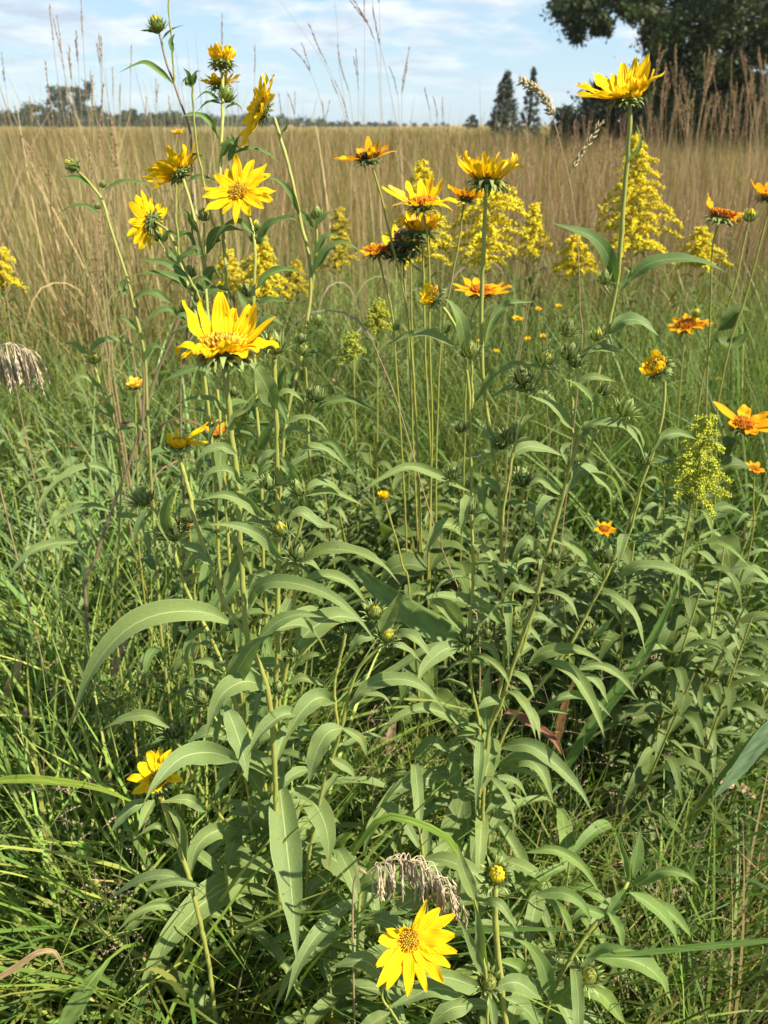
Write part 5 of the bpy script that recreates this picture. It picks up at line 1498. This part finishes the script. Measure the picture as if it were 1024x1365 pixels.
for k, (t, b, Y) in enumerate((((120, 1060), (150, 1250), .60), ((92, 1110), (130, 1280), .62), ((178, 890), (120, 1010), .80), ((60, 1050), (100, 1230), .66), ((185, 1125), (170, 1260), .56), ((85, 850), (110, 980), .9), ((215, 830), (190, 960), .84), ((150, 1075), (165, 1220), .60))):
    panicle('airy grass panicle with tiny pinkish spikelets over the lower left grass', 'airy panicles over the lower left grass', t, b, Y, 15, 60, 500 + k)
for k, (t, b, Y) in enumerate((((815, 1120), (790, 1300), .66), ((905, 1115), (860, 1300), .68), ((880, 1180), (830, 1330), .60), ((720, 900), (760, 1080), .84), ((855, 880), (800, 1060), .86), ((780, 960), (760, 1120), .80), ((930, 880), (860, 1040), .95), ((510, 900), (500, 1080), .78), ((490, 960), (496, 1120), .72), ((640, 900), (660, 1050), .88), ((985, 1180), (930, 1330), .62))):
    panicle('airy grass panicle with tiny pinkish spikelets over the shaded lower right tangle', 'airy panicles over the lower right tangle', t, b, Y, 15, 64, 520 + k)

# ------------------------------------------------------------------ grass masses (uncountable)
def grass(name, bx, by, Ln, Wd, tilt, bend, colr, segs=5, kind='stuff', az=None, bz=None, tipcol=None):
    n = len(bx)
    az = rng.uniform(0, 2 * math.pi, n) if az is None else az
    t = np.linspace(0, 1, segs + 1)
    th = tilt[:, None] + bend[:, None] * t[None, :] ** 1.4
    ds = Ln[:, None] / segs
    sx = np.sin(th); cz = np.cos(th)
    hx = np.concatenate([np.zeros((n, 1)), np.cumsum((sx[:, 1:] + sx[:, :-1]) * .5 * ds, 1)], 1)
    hz = np.concatenate([np.zeros((n, 1)), np.cumsum((cz[:, 1:] + cz[:, :-1]) * .5 * ds, 1)], 1)
    ca, sa = np.cos(az)[:, None], np.sin(az)[:, None]
    X = bx[:, None] + hx * ca; Yy = by[:, None] + hx * sa; Z = hz + (0 if bz is None else bz[:, None])
    Z = np.maximum(Z, .004)
    w = Wd[:, None] * .5 * np.clip(1.03 - t[None, :] ** 2.0, .03, 1) * np.clip(.6 + 1.6 * t[None, :], 0, 1)
    tw = rng.uniform(-.9, .9, n)[:, None] + rng.uniform(-.8, .8, n)[:, None] * t[None, :]
    # width direction: horizontal across the blade, twisted towards its normal
    px, py = -sa, ca
    nx, ny, nz = -cz * ca, -cz * sa, sx
    c_, s_ = np.cos(tw), np.sin(tw)
    wx = px * c_ + nx * s_; wy = py * c_ + ny * s_; wz = nz * s_
    A = np.stack([X - wx * w, Yy - wy * w, Z - wz * w], -1)
    B = np.stack([X + wx * w, Yy + wy * w, Z + wz * w], -1)
    V = np.stack([A, B], 2).reshape(n, -1, 3)                 # n, (segs+1)*2, 3
    k = (segs + 1) * 2
    q = np.array([[2 * i, 2 * i + 1, 2 * i + 3, 2 * i + 2] for i in range(segs)])
    F = (np.arange(n)[:, None, None] * k + q[None]).reshape(-1, 4)
    cc = np.repeat(colr[:, None, :], k, 1)
    if tipcol is not None:
        f = np.repeat(np.clip((t - .55) / .3, 0, 1), 2)[None, :, None]
        cc = cc * (1 - f) + tipcol[:, None, :] * f
    o = mk(name, V.reshape(-1, 3), F, M['grass'], None, None, cc.reshape(-1, 3), False)
    del o['_base']
    return tag(o, kind=kind)


def pick(n, cols, jit=.22, wts=None):
    cols = np.array(cols)
    i = rng.choice(len(cols), n, p=wts)
    c = cols[i] * (1 + jit * rng.normal(0, 1, (n, 1))) * (1 + .06 * rng.normal(0, 1, (n, 3)))
    return np.clip(c, .004, .8)


def wedge(n, ya, yb, x0, x1, logy=True, power=1.0):
    """points in the view wedge; x0, x1 photo pixels"""
    u = rng.random(n)
    y = np.exp(np.log(ya) + (np.log(yb) - np.log(ya)) * u) if logy else ya + (yb - ya) * u
    px = rng.uniform(x0, x1, n)
    return (px - 512) / FPX * (y * 1.02 + .12), y


def clumpy(x, y, sc, thr, seed=0):
    """keeps points in irregular patches"""
    r2 = np.random.default_rng(seed)
    v = np.zeros(len(x))
    for _ in range(5):
        a = r2.uniform(0, 6.28); f = sc * r2.uniform(.6, 2.0); ph = r2.uniform(0, 6.28)
        v += np.sin((x * math.cos(a) + y * math.sin(a)) * f + ph)
    return v > thr


G1 = [(.135, .205, .040), (.175, .24, .045), (.095, .150, .036), (.25, .28, .055), (.34, .27, .11)]
TANS = [(.36, .26, .115), (.27, .185, .085), (.44, .34, .17), (.20, .17, .07), (.30, .17, .09)]

# fine green grass round the feet of the sunflowers
x, y = wedge(8800, .50, 2.1, -160, 1180)
n = len(x)
grass('near_grass', x, y, rng.uniform(.18, .58, n), rng.uniform(.0032, .0078, n), rng.uniform(.0, .5, n), rng.uniform(.2, 1.6, n), pick(n, G1, .25, [.32, .26, .22, .13, .07]), 7)
# thick mat of old thatch
x, y = wedge(7000, .45, 2.4, -200, 1220)
n = len(x)
grass('thatch', x, y, rng.uniform(.10, .34, n), rng.uniform(.003, .007, n), rng.uniform(.7, 1.5, n), rng.uniform(-.2, .5, n), pick(n, [(.17, .11, .055), (.26, .18, .09), (.36, .26, .14), (.10, .075, .035), (.08, .10, .03)], .25), 4)
# bright longer grass at lower left
x, y = wedge(4200, .55, 1.5, -160, 340)
n = len(x)
grass('left_grass', x, y, rng.uniform(.40, .78, n), rng.uniform(.0055, .0115, n), rng.uniform(.0, .4, n), rng.uniform(.4, 1.9, n), pick(n, [(.21, .30, .05), (.14, .22, .045), (.30, .34, .075)], .22), 9)
# grass between stems in the lower middle
x, y = wedge(2600, .80, 1.5, 420, 800)
n = len(x)
grass('middle_grass', x, y, rng.uniform(.25, .55, n), rng.uniform(.003, .006, n), rng.uniform(.0, .4, n), rng.uniform(.2, 1.4, n), pick(n, G1, .22), 8)
# broad blades
for nm, (x0, x1), (ya, yb), cnt, L0, L1, cl in (
        ('broad_grass', (-140, 300), (1.15, 2.6), 2100, .45, .90, [(.18, .26, .08), (.21, .30, .085), (.13, .20, .07)]),
        ('broad_grass', (330, 1150), (1.5, 3.4), 2800, .45, .95, [(.125, .20, .045), (.17, .25, .055), (.10, .165, .045)]),
        ('broad_grass', (740, 1180), (.80, 1.6), 900, .30, .65, [(.12, .20, .06), (.16, .25, .075), (.09, .15, .045)])):
    x, y = wedge(cnt, ya, yb, x0, x1)
    k = clumpy(x, y, 9, -.6, cnt); x, y = x[k], y[k]
    n = len(x)
    grass(nm, x, y, rng.uniform(L0, L1, n), rng.uniform(.007, .015, n), rng.uniform(.05, .5, n), rng.uniform(.3, 1.7, n), pick(n, cl, .2), 9)
# dead blades lying in the tangle
x, y = wedge(1000, .70, 1.7, 560, 1200)
n = len(x)
grass('dead_blades', x, y, rng.uniform(.18, .45, n), rng.uniform(.005, .012, n), rng.uniform(.35, 1.4, n), rng.uniform(-.3, 1.2, n), pick(n, [(.40, .28, .15), (.30, .19, .10), (.48, .37, .21), (.22, .13, .07)], .2), 8)
x, y = wedge(850, .70, 2.0, -160, 420)
n = len(x)
grass('dead_blades', x, y, rng.uniform(.18, .45, n), rng.uniform(.004, .010, n), rng.uniform(.35, 1.4, n), rng.uniform(-.3, 1.2, n), pick(n, [(.40, .28, .15), (.48, .37, .21), (.34, .22, .10)], .2), 8)
# green to straw meadow
x, y = wedge(46000, 1.9, 8.5, -140, 1170)
k = clumpy(x, y, 3.2, -.9, 5) | (rng.random(len(x)) < .35); x, y = x[k], y[k]
n = len(x)
f = np.clip((y - 3.4) / 4.6 + rng.normal(0, .26, n), 0, 1)[:, None]
colr = pick(n, [(.15, .22, .05), (.20, .25, .055), (.11, .17, .045), (.25, .27, .07)], .22) * (1 - f) + pick(n, [(.25, .24, .07), (.33, .26, .10), (.20, .22, .06), (.42, .33, .15)], .22) * f
grass('meadow_grass', x, y, rng.uniform(.45, .98, n) * (1 - .12 * (y < 2.8)), rng.uniform(.0028, .0055, n), rng.uniform(.0, .34, n), rng.uniform(.0, 1.1, n), colr, 6)
# straw seed stalks in the meadow
x, y = wedge(4200, 3.6, 10, -160, 1190)
n = len(x)
grass('meadow_stalks', x, y, rng.uniform(.75, 1.22, n), rng.uniform(.003, .006, n), rng.uniform(.0, .16, n), rng.uniform(-.1, .35, n), pick(n, TANS, .2), 5)
# brown meadow out to the tree line
x, y = wedge(80000, 6.5, 260, -190, 1215)
k = clumpy(x, y, 1.1, -.7, 6) | (rng.random(len(x)) < .35) | (y > 40); x, y = x[k], y[k]
n = len(x)
pat = np.zeros(n)
for a, fq, ph in ((.3, .11, 1.), (1.4, .07, 2.), (2.2, .19, .4), (.9, .035, 3.)):
    pat += np.sin((x * math.cos(a) + y * math.sin(a)) * fq + ph)
lp = np.sin(x / y * 19 + 2 * np.sin(np.log(y) * 5)) * np.sin(np.log(y) * 8.3 + 1.5 * np.sin(x / y * 9)) + .7 * np.sin(x / y * 47 + np.log(y) * 13) * np.sin(np.log(y) * 21 + x / y * 11)
f = np.clip(.5 + .16 * pat + .42 * lp + rng.normal(0, .2, n), 0, 1)[:, None]
colr = pick(n, [(.31, .22, .080), (.22, .23, .060), (.35, .26, .105)], .22) * f + pick(n, [(.19, .115, .06), (.155, .15, .048), (.22, .15, .075)], .22) * (1 - f)
far = np.clip((y - 55) / 60, 0, 1)[:, None]
colr = colr * (1 - far) + pick(n, [(.38, .30, .13), (.33, .27, .11)], .1) * far
hk = np.clip(1 + .16 * np.sin(x * .9 + 1.3 * np.sin(y * .31)) * np.sin(y * .55 + .7 * np.sin(x * .4)) + .10 * np.sin(x * .23 + y * .11), .7, 1.35)
grass('far_meadow', x, y, rng.uniform(.62, 1.12, n) * hk, np.clip(.0011 * y, .006, .16) * rng.uniform(.5, 1.3, n), rng.uniform(.0, .25, n), rng.uniform(-.1, .8, n), colr, 4)
# tall straw grass on the left, green herbs scattered through the meadow
x, y = wedge(4200, 2.7, 8, -180, 340)
k = clumpy(x, y, 2.4, -.3, 12); x, y = x[k], y[k]
n = len(x)
grass('straw_grass', x, y, rng.uniform(.85, 1.34, n), rng.uniform(.004, .0075, n), rng.uniform(.0, .30, n), rng.uniform(-.1, .6, n), pick(n, [(.40, .29, .13), (.46, .36, .18), (.30, .22, .10), (.24, .23, .08)], .2), 6)
x, y = wedge(30000, 2.2, 34, -180, 1200)
k = clumpy(x, y, 1.1, .45, 21) | ((y < 4.2) & (rng.random(len(x)) < .55)); x, y = x[k], y[k]
n = len(x)
grass('meadow_herbs', x, y, rng.uniform(.45, .90, n), rng.uniform(.007, .016, n), rng.uniform(.05, .7, n), rng.uniform(.2, 1.6, n), pick(n, [(.15, .22, .05), (.20, .255, .06), (.25, .27, .08)], .22), 5)
# taller single stems that break the top of the field
x, y = wedge(900, 2.8, 9, -180, 345)
n = len(x)
grass('tall_straw', x, y, rng.uniform(1.15, 1.62, n), rng.uniform(.006, .011, n), rng.uniform(.0, .28, n), rng.uniform(-.1, .5, n), pick(n, [(.44, .33, .16), (.50, .40, .21), (.33, .24, .11), (.28, .27, .10)], .2), 7)
x, y = wedge(700, 4.5, 16, 330, 1220)
n = len(x)
grass('tall_straw', x, y, rng.uniform(1.12, 1.55, n), rng.uniform(.006, .012, n), rng.uniform(.0, .22, n), rng.uniform(-.1, .5, n), pick(n, [(.38, .25, .13), (.30, .18, .10), (.46, .35, .19)], .2), 7)
# the same meadow goes on beside and behind the place the photograph was taken from
x = rng.uniform(-3.4, 3.4, 26000); y = rng.uniform(-1.2, 3.6, 26000)
k = (np.abs(x) > .62 * np.maximum(y, 0) + .30) & ((x * x + y * y) > .20)
x, y = x[k], y[k]
n = len(x)
grass('side_grass', x, y, rng.uniform(.18, .60, n), rng.uniform(.004, .009, n), rng.uniform(.0, .5, n), rng.uniform(.2, 1.6, n), pick(n, G1, .25, [.32, .26, .22, .13, .07]), 6)
x = rng.uniform(-3.4, 3.4, 9000); y = rng.uniform(-1.2, 3.6, 9000)
k = (np.abs(x) > .62 * np.maximum(y, 0) + .30)
x, y = x[k], y[k]
n = len(x)
grass('side_thatch', x, y, rng.uniform(.10, .34, n), rng.uniform(.004, .009, n), rng.uniform(.7, 1.5, n), rng.uniform(-.2, .5, n), pick(n, [(.17, .11, .055), (.26, .18, .09), (.36, .26, .14), (.10, .12, .03)], .25), 4)
# rusty taller grass on the right in front of the tree
x, y = wedge(5200, 3.6, 14, 640, 1250)
n = len(x)
grass('bluestem_grass', x, y, rng.uniform(.8, 1.32, n), rng.uniform(.004, .008, n), rng.uniform(.0, .18, n), rng.uniform(-.1, .5, n), pick(n, [(.31, .19, .105), (.37, .25, .13), (.24, .15, .085)], .2), 5)

# ------------------------------------------------------------------ ground
def ground():
    ys = np.concatenate([np.linspace(-4, 6, 41), np.geomspace(6.4, 900, 60)])
    xs = np.concatenate([-np.geomspace(700, 4, 40), np.linspace(-3.6, 3.6, 25), np.geomspace(4, 700, 40)])
    Xg, Yg = np.meshgrid(xs, ys)
    Zg = -.012 + .008 * np.sin(Xg * 3.1) * np.cos(Yg * 2.7)
    Zg = Zg + np.where(Yg > 120, (Yg - 120) * .0016, 0)
    V = np.stack([Xg, Yg, Zg], -1)
    m, nt, out = newmat('meadow_soil')
    tc = N(nt, 'ShaderNodeTexCoord')
    sx = N(nt, 'ShaderNodeSeparateXYZ'); L(nt, tc, 3, sx, 0)
    n1 = N(nt, 'ShaderNodeTexNoise', Scale=30.0, Detail=8.0, Roughness=.75); L(nt, tc, 3, n1, 0)
    mp = N(nt, 'ShaderNodeMapping'); mp.inputs['Scale'].default_value = (.05, .22, 1); L(nt, tc, 3, mp, 0)
    n2 = N(nt, 'ShaderNodeTexNoise', Scale=1.0, Detail=7.0, Roughness=.7); L(nt, mp, 0, n2, 0)
    near = mixrgb(nt, (n1, 0), (.020, .015, .008), (.10, .072, .036))
    farc = mixrgb(nt, ramp(nt, (n2, 0), [(.35, 0.0), (.65, 1.0)]), (.20, .145, .07), (.33, .26, .115))
    fr = N(nt, 'ShaderNodeMapRange'); L(nt, sx, 1, fr, 0)
    fr.inputs[1].default_value = 4; fr.inputs[2].default_value = 14
    c = mixrgb(nt, (fr, 0), near, farc)
    finish(nt, out, c, .9, .05, 0, None, ((n1, 0), .8, .02))
    o = mk('ground', V.reshape(-1, 3), gridq(*Xg.shape), m)
    del o['_base']
    tag(o, kind='structure')


ground()


# ------------------------------------------------------------------ trees
def leaf_cloud(centers, radii, per, size, cols, flat=1.0, seed=0, drop=0.0):
    """small leaf faces scattered through clumps"""
    r2 = np.random.default_rng(seed)
    C = np.repeat(np.asarray(centers, float), per, 0)
    Rr = np.repeat(np.asarray(radii, float), per)
    n = len(C)
    d = nrm(r2.normal(0, 1, (n, 3))) * np.abs(r2.normal(0, .52, (n, 1)))
    d[:, 0] += d[:, 2] * r2.normal(0, .3, n)
    d[:, 2] *= flat
    p = C + d * Rr[:, None]
    if drop: p[:, 2] -= drop * np.abs(r2.normal(0, 1, n)) * Rr
    e1 = nrm(r2.normal(0, 1, (n, 3))); e2 = nrm(np.cross(e1, r2.normal(0, 1, (n, 3))))
    s = size * r2.uniform(.5, 1.4, n)[:, None]
    V = np.stack([p - e1 * s, p + e2 * s * .42, p + e1 * s, p - e2 * s * .42], 1)
    cc = np.array(cols)[np.repeat(r2.integers(0, len(cols), len(centers)), per)] * (1 + .22 * r2.normal(0, 1, (n, 1)))
    cc = np.clip(cc, .004, .5)
    F = np.arange(n * 4).reshape(n, 4)
    return V.reshape(-1, 3), F, np.repeat(cc, 4, 0)


def limb(mb, pts, r0, r1, sides=7, n=14):
    c = spline(pts, n)
    mb.tube(c, np.linspace(r0, r1, n), sides)


def broadleaf(name, label, x, y, h, w, cols, seed, group=None, size=.14, nclump=60, per=140, z0=.2, bark='bark', shape='round', cat='tree', zg=0.0):
    rs = random.Random(seed); r2 = np.random.default_rng(seed)
    o = thing(name, label, cat, (x, y, zg), group)
    B = np.array([x, y, zg])
    tr = MB()
    top = B + np.array([rs.uniform(-.06, .06) * w, 0, h * .8])
    limb(tr, [B, B * .5 + top * .5 + np.array([rs.uniform(-.05, .05) * w, 0, 0]), top], .03 * h, .006 * h)
    C = []; Rr = []
    for i in range(nclump):
        f = rs.random()
        z = z0 + (1 - z0) * f
        if shape == 'round': rad = math.sin(math.pi * min(1, .18 + .80 * f)) ** .6
        elif shape == 'cone': rad = (1 - f) ** .85 * .92 + .06
        else: rad = 1 - .55 * f
        a = rs.uniform(0, 6.28); q = rs.uniform(.25, 1) ** .5
        c = B + np.array([math.cos(a) * w * .5 * rad * q, math.sin(a) * w * .5 * rad * q, h * z * .95])
        C.append(c); Rr.append(w * rs.uniform(.09, .17) * (1 if shape != 'cone' else .45 + .5 * rad))
        if i % 3 == 0:
            k = B + (top - B) * min(.95, max(.12, z - .18))
            limb(tr, [k, (k + c) / 2 + np.array([0, 0, .04 * h]), c], .010 * h, .003 * h, 5, 8)
    tr.obj('trunk', M[bark], o)
    V, F, cc = leaf_cloud(C, Rr, per, size, cols, .8, seed)
    mk('crown', V, F, M['tree_leaf'], o, None, cc, False)
    return o


DG = [(.058, .086, .028), (.090, .125, .038), (.044, .064, .025)]
GG = [(.055, .068, .040), (.070, .082, .050), (.045, .056, .034)]

# ---- the big dark tree at the right
TY = 27.0
def big_tree():
    rs = random.Random(9)
    base = P(985, 190, TY); base[2] = 0
    o = thing('tree', 'big dark leafy tree at the upper right with a long branch reaching left', 'tree', base)
    tr = MB()
    def q(px, py, dy=0): return P(px, py, TY + dy)
    limb(tr, [base, q(985, 120), q(975, 40), q(985, -60), q(990, -160)], .45, .18, 9, 18)
    limb(tr, [q(978, 60), q(930, 48), q(885, 20), q(850, 2), q(815, -2), q(780, 6)], .20, .04, 7, 18)
    limb(tr, [q(905, 32), q(890, 52), q(880, 62)], .06, .02, 5, 8)
    limb(tr, [q(850, 2), q(825, 10), q(800, 30)], .05, .02, 5, 8)
    limb(tr, [q(982, 30), q(1040, -10), q(1100, -50)], .22, .05, 7, 12)
    limb(tr, [q(984, 0), q(945, -50), q(900, -110)], .2, .05, 7, 12)
    limb(tr, [q(980, 80), q(1010, 60), q(1050, 50)], .15, .05, 7, 12)
    limb(tr, [q(983, -60), q(1030, -130), q(1070, -170)], .15, .05, 7, 12)
    limb(tr, [q(980, 110), q(930, 100), q(885, 110)], .14, .04, 7, 12)
    C = []; Rr = []
    def cl(px, py, r, n=1, j=14, dy=2.0):
        for _ in range(n):
            d = rs.uniform(-dy, dy)
            C.append(q(px + rs.uniform(-j, j), py + rs.uniform(-j, j), d)); Rr.append(r * .0235 * rs.uniform(.8, 1.2))
    # hanging branch on the left
    for a in ((745, 6, 12), (758, 18, 13), (768, 34, 12), (775, 44, 9), (790, 8, 13), (806, 22, 10), (812, 36, 8), (835, 2, 12), (850, 12, 9), (775, -4, 14), (820, -8, 14), (860, -6, 16), (838, 16, 7), (765, 2, 14), (800, -2, 12), (790, 28, 9)):
        cl(*a, n=2, j=6, dy=.8)
    # main crown
    for a in ((890, 8, 22), (915, 25, 24), (930, 60, 24), (905, 90, 20), (935, 100, 26), (960, 20, 26), (965, 110, 28), (900, 125, 22), (925, 140, 26), (955, 155, 28), (990, 140, 30), (1015, 100, 28), (1010, 20, 24), (1030, 50, 24),
              (1040, 120, 34), (985, 170, 26), (920, 170, 24), (890, 160, 22), (1020, 170, 30), (875, 140, 16), (870, 165, 16), (940, 0, 24), (980, -10, 26), (948, 45, 16), (1010, 135, 26), (975, 90, 14), (935, 80, 22), (880, 35, 14), (887, 60, 10), (1000, 60, 8), (865, 120, 18), (880, 100, 18), (893, 72, 17), (868, 186, 18), (900, 186, 20), (950, 185, 24), (1000, 185, 26)):
        cl(*a, n=5, j=17)
    # beyond the frame
    for _ in range(70):
        a = rs.uniform(0, 6.28); f = rs.random() ** .5
        C.append(q(1010 + 150 * f * math.cos(a), -120 + 110 * f * math.sin(a), rs.uniform(-4, 4))); Rr.append(.9)
    for _ in range(40):
        C.append(q(rs.uniform(1050, 1180), rs.uniform(-40, 170), rs.uniform(-4, 4))); Rr.append(.9)
    tr.obj('trunk', M['bark'], o)
    V, F, cc = leaf_cloud(C, np.array(Rr) * 1.2, 520, .072, DG, .85, 9, drop=.3)
    mk('crown', V, F, M['tree_leaf'], o, None, cc, False)


big_tree()

# shrubs and trees on the horizon; positions from the sight line at their distance
def at(px, Y): return (px - 512) / FPX * Y / 1.118
for k, (px, Y, h, w, lab) in enumerate((
        (800, 32, 2.7, 3.6, 'dark rounded shrub left of the big tree, highest of the row'), (765, 34, 2.0, 2.4, 'dark shrub at the left end of the row beside the big tree'), (838, 31, 2.4, 3.0, 'dark shrub tucked against the foot of the big tree'))):
    broadleaf('shrub', lab, at(px, Y), Y, h, w, GG, 30 + k, size=.10, nclump=46, per=170, z0=.08, shape='dome', cat='shrub')
for k, (px, Y, h, w, lab) in enumerate(((672, 52, 4.25, 2.5, 'dark slender evergreen, the wider of the two standing alone in the meadow'), (706, 54, 4.6, 1.7, 'thin sparse evergreen beside the wider one in the meadow'))):
    broadleaf('evergreen', lab, at(px, Y), Y, h, w, [(.085, .105, .078), (.105, .122, .092)], 40 + k, size=.075, nclump=190 if k == 0 else 110, per=80, z0=.04, shape='cone')  # crown colours lightened: distance haze is painted into them
broadleaf('small_tree', 'tiny round tree alone on the horizon left of the evergreens', at(630, 150), 150, 2.7, 2.3, GG, 44, size=.2, nclump=26, per=110, z0=.25, zg=.05)
# far tree line at the left
HZ = [(.058, .085, .036), (.074, .102, .042), (.048, .070, .034)]
rs = random.Random(3)
row = [(14, 7.0, 8), (48, 8.6, 11), (2, 6.0, 8), (30, 6.4, 9), (76, 5.6, 9), (172, 6.6, 6), (176, 7.2, 5), (150, 5.2, 9), (198, 5.2, 10), (222, 5.6, 12), (250, 5.0, 12), (210, 4.6, 9), (-30, 7, 12), (-60, 8, 12)]
for k, (px, h, w) in enumerate(row):
    broadleaf('tree', 'hazy green tree in the far tree line at the left', at(px, 250 + 6 * (k % 3)), 250 + 6 * (k % 3), h * .72, w, HZ, 50 + k, 'trees in the far tree line', size=.42, nclump=26, per=110, z0=.05, zg=.2, shape='dome')
for k, (px, h, w, lab) in enumerate(((84, 10.0, 9, 'shorter left tree of the tall clump standing out of the far tree line'), (116, 11.0, 10, 'tallest tree of the clump standing out of the far tree line'))):
    broadleaf('tree', lab, at(px, 232), 232, h, w, [(.075, .092, .052), (.060, .080, .048)], 80 + k, size=.40, nclump=44, per=150, z0=.05, zg=.2, shape='dome')


def wood():
    C = []; Rr = []
    r2 = random.Random(8)
    for i in range(520):
        px = r2.uniform(-260, 520)
        Y = r2.uniform(330, 360)
        hh = (5.0 if px < 290 else 5.0 - 3.4 * min(1, (px - 290) / 200)) * r2.uniform(.5, 1.0)
        C.append((at(px, Y), Y, .4 + hh * r2.random())); Rr.append(r2.uniform(1.6, 2.6) * min(1, hh / 3.2))
    for i in range(110):
        px = r2.uniform(520, 1300); Y = r2.uniform(390, 420)
        C.append((at(px, Y), Y, .5 + r2.random() * 1.2)); Rr.append(r2.uniform(.7, 1.5))
    V, F, cc = leaf_cloud(C, Rr, 90, .6, [(.062, .088, .042), (.074, .100, .048)], .7, 8)
    o = mk('far_wood', V, F, M['tree_leaf'], None, None, cc, False)
    del o['_base']
    tag(o, kind='stuff')


wood()

# ------------------------------------------------------------------ air
def haze():
    x0, x1, y0, y1, z0, z1 = -690, 690, -12, 880, -1.2, 26
    V = [(x, y, z) for z in (z0, z1) for y in (y0, y1) for x in (x0, x1)]
    F = np.array([[0, 2, 3, 1], [4, 5, 7, 6], [0, 1, 5, 4], [2, 6, 7, 3], [0, 4, 6, 2], [1, 3, 7, 5]])
    m, nt, out = newmat('thin_haze')
    v = nt.nodes.new('ShaderNodeVolumePrincipled')
    v.inputs['Color'].default_value = (.80, .88, .95, 1)
    v.inputs['Density'].default_value = .00024
    nt.links.new(v.outputs[0], out.inputs[1])
    o = mk('haze', V, F, m, None, None, None, False)
    del o['_base']
    tag(o, kind='stuff')


haze()

# ------------------------------------------------------------------ sun, sky, camera
SUN = nrm(np.array([0.62, -0.28, 0.78]))
el = math.asin(SUN[2]); rot = math.atan2(SUN[0], SUN[1])
sl = bpy.data.lights.new('sun', 'SUN')
sl.energy = SUN_E = 4.7
sl.angle = R(0.6)
sl.color = (1.0, .93, .80)
so = bpy.data.objects.new('sun', sl); COL.objects.link(so)
from mathutils import Vector
so.rotation_euler = Vector([float(-a) for a in SUN]).to_track_quat('-Z', 'Y').to_euler()
so.location = (6, 0, 8)

W = bpy.data.worlds.new('World'); SC.world = W
W.use_nodes = True
nt = W.node_tree; nt.nodes.clear()
out = nt.nodes.new('ShaderNodeOutputWorld'); bg = nt.nodes.new('ShaderNodeBackground')
sky = nt.nodes.new('ShaderNodeTexSky'); sky.sky_type = 'NISHITA'; sky.sun_disc = False
sky.sun_elevation = el; sky.sun_rotation = rot
sky.altitude = 300; sky.air_density = 1.0; sky.dust_density = 0.6; sky.ozone_density = 1.6
tc = N(nt, 'ShaderNodeTexCoord'); sep = N(nt, 'ShaderNodeSeparateXYZ'); L(nt, tc, 0, sep, 0)
zz = math_(nt, 'ADD', math_(nt, 'MAXIMUM', (sep, 2), 0.0), .16)
cx = math_(nt, 'DIVIDE', (sep, 0), zz); cy = math_(nt, 'DIVIDE', (sep, 1), zz)
cmb = N(nt, 'ShaderNodeCombineXYZ')
nt.links.new(cx[0].outputs[0], cmb.inputs[0]); nt.links.new(cy[0].outputs[0], cmb.inputs[1])
cl1 = N(nt, 'ShaderNodeTexNoise', Scale=1.7, Detail=8.0, Roughness=.56); L(nt, cmb, 0, cl1, 0)
cm = ramp(nt, (cl1, 0), [(.45, 0.0), (.57, 1.0)])
cl2 = N(nt, 'ShaderNodeTexNoise', Scale=2.6, Detail=6.0, Roughness=.6); L(nt, cmb, 0, cl2, 0)
shade = mixrgb(nt, ramp(nt, (cl2, 0), [(.35, 0.0), (.62, 1.0)]), (3.3, 3.9, 4.6), (6.1, 6.25, 6.4))
elev = N(nt, 'ShaderNodeMapRange'); L(nt, sep, 2, elev, 0)
elev.inputs[1].default_value = .12; elev.inputs[2].default_value = .45; elev.inputs[3].default_value = 1; elev.inputs[4].default_value = .40
pale = mixrgb(nt, math_(nt, 'MULTIPLY', (elev, 0), .66), (sky, 0), (2.7, 4.0, 5.1))
lowfade = math_(nt, 'MULTIPLY', cm, math_(nt, 'MINIMUM', math_(nt, 'ADD', math_(nt, 'MULTIPLY', math_(nt, 'MAXIMUM', (sep, 2), 0.0), 9.0), .12), 1.0))
skyc = mixrgb(nt, math_(nt, 'MULTIPLY', lowfade, .85), pale, shade)
skyf = mixrgb(nt, (elev, 0), (sky, 0), skyc)
nt.links.new(skyf[0].outputs[2], bg.inputs[0])
bg.inputs[1].default_value = .075
nt.links.new(bg.outputs[0], out.inputs[0])

cam = bpy.data.cameras.new('camera')
cam.sensor_fit = 'VERTICAL'; cam.sensor_height = 36.0; cam.sensor_width = 27.0
cam.lens = FPX / 1365 * 36
cam.clip_start = .02; cam.clip_end = 3000
cam.dof.use_dof = True
cam.dof.focus_distance = .70
cam.dof.aperture_fstop = 11.0
co = bpy.data.objects.new('camera', cam); COL.objects.link(co)
co.location = (0, 0, CAM_H)
co.rotation_euler = (math.pi / 2 - PITCH, 0, 0)
SC.camera = co

SC.render.engine = 'CYCLES'
cy_ = SC.cycles
cy_.use_denoising = True
cy_.denoiser = 'OPENIMAGEDENOISE'
cy_.max_bounces = 6; cy_.diffuse_bounces = 3; cy_.glossy_bounces = 2; cy_.transmission_bounces = 3; cy_.transparent_max_bounces = 4
cy_.use_adaptive_sampling = False
cy_.sample_clamp_indirect = 4.0
SC.view_settings.view_transform = 'Standard'
SC.view_settings.look = 'None'
SC.view_settings.exposure = 1.28
SC.view_settings.gamma = 1.0

for o in SC.objects:
    if '_base' in o: del o['_base']
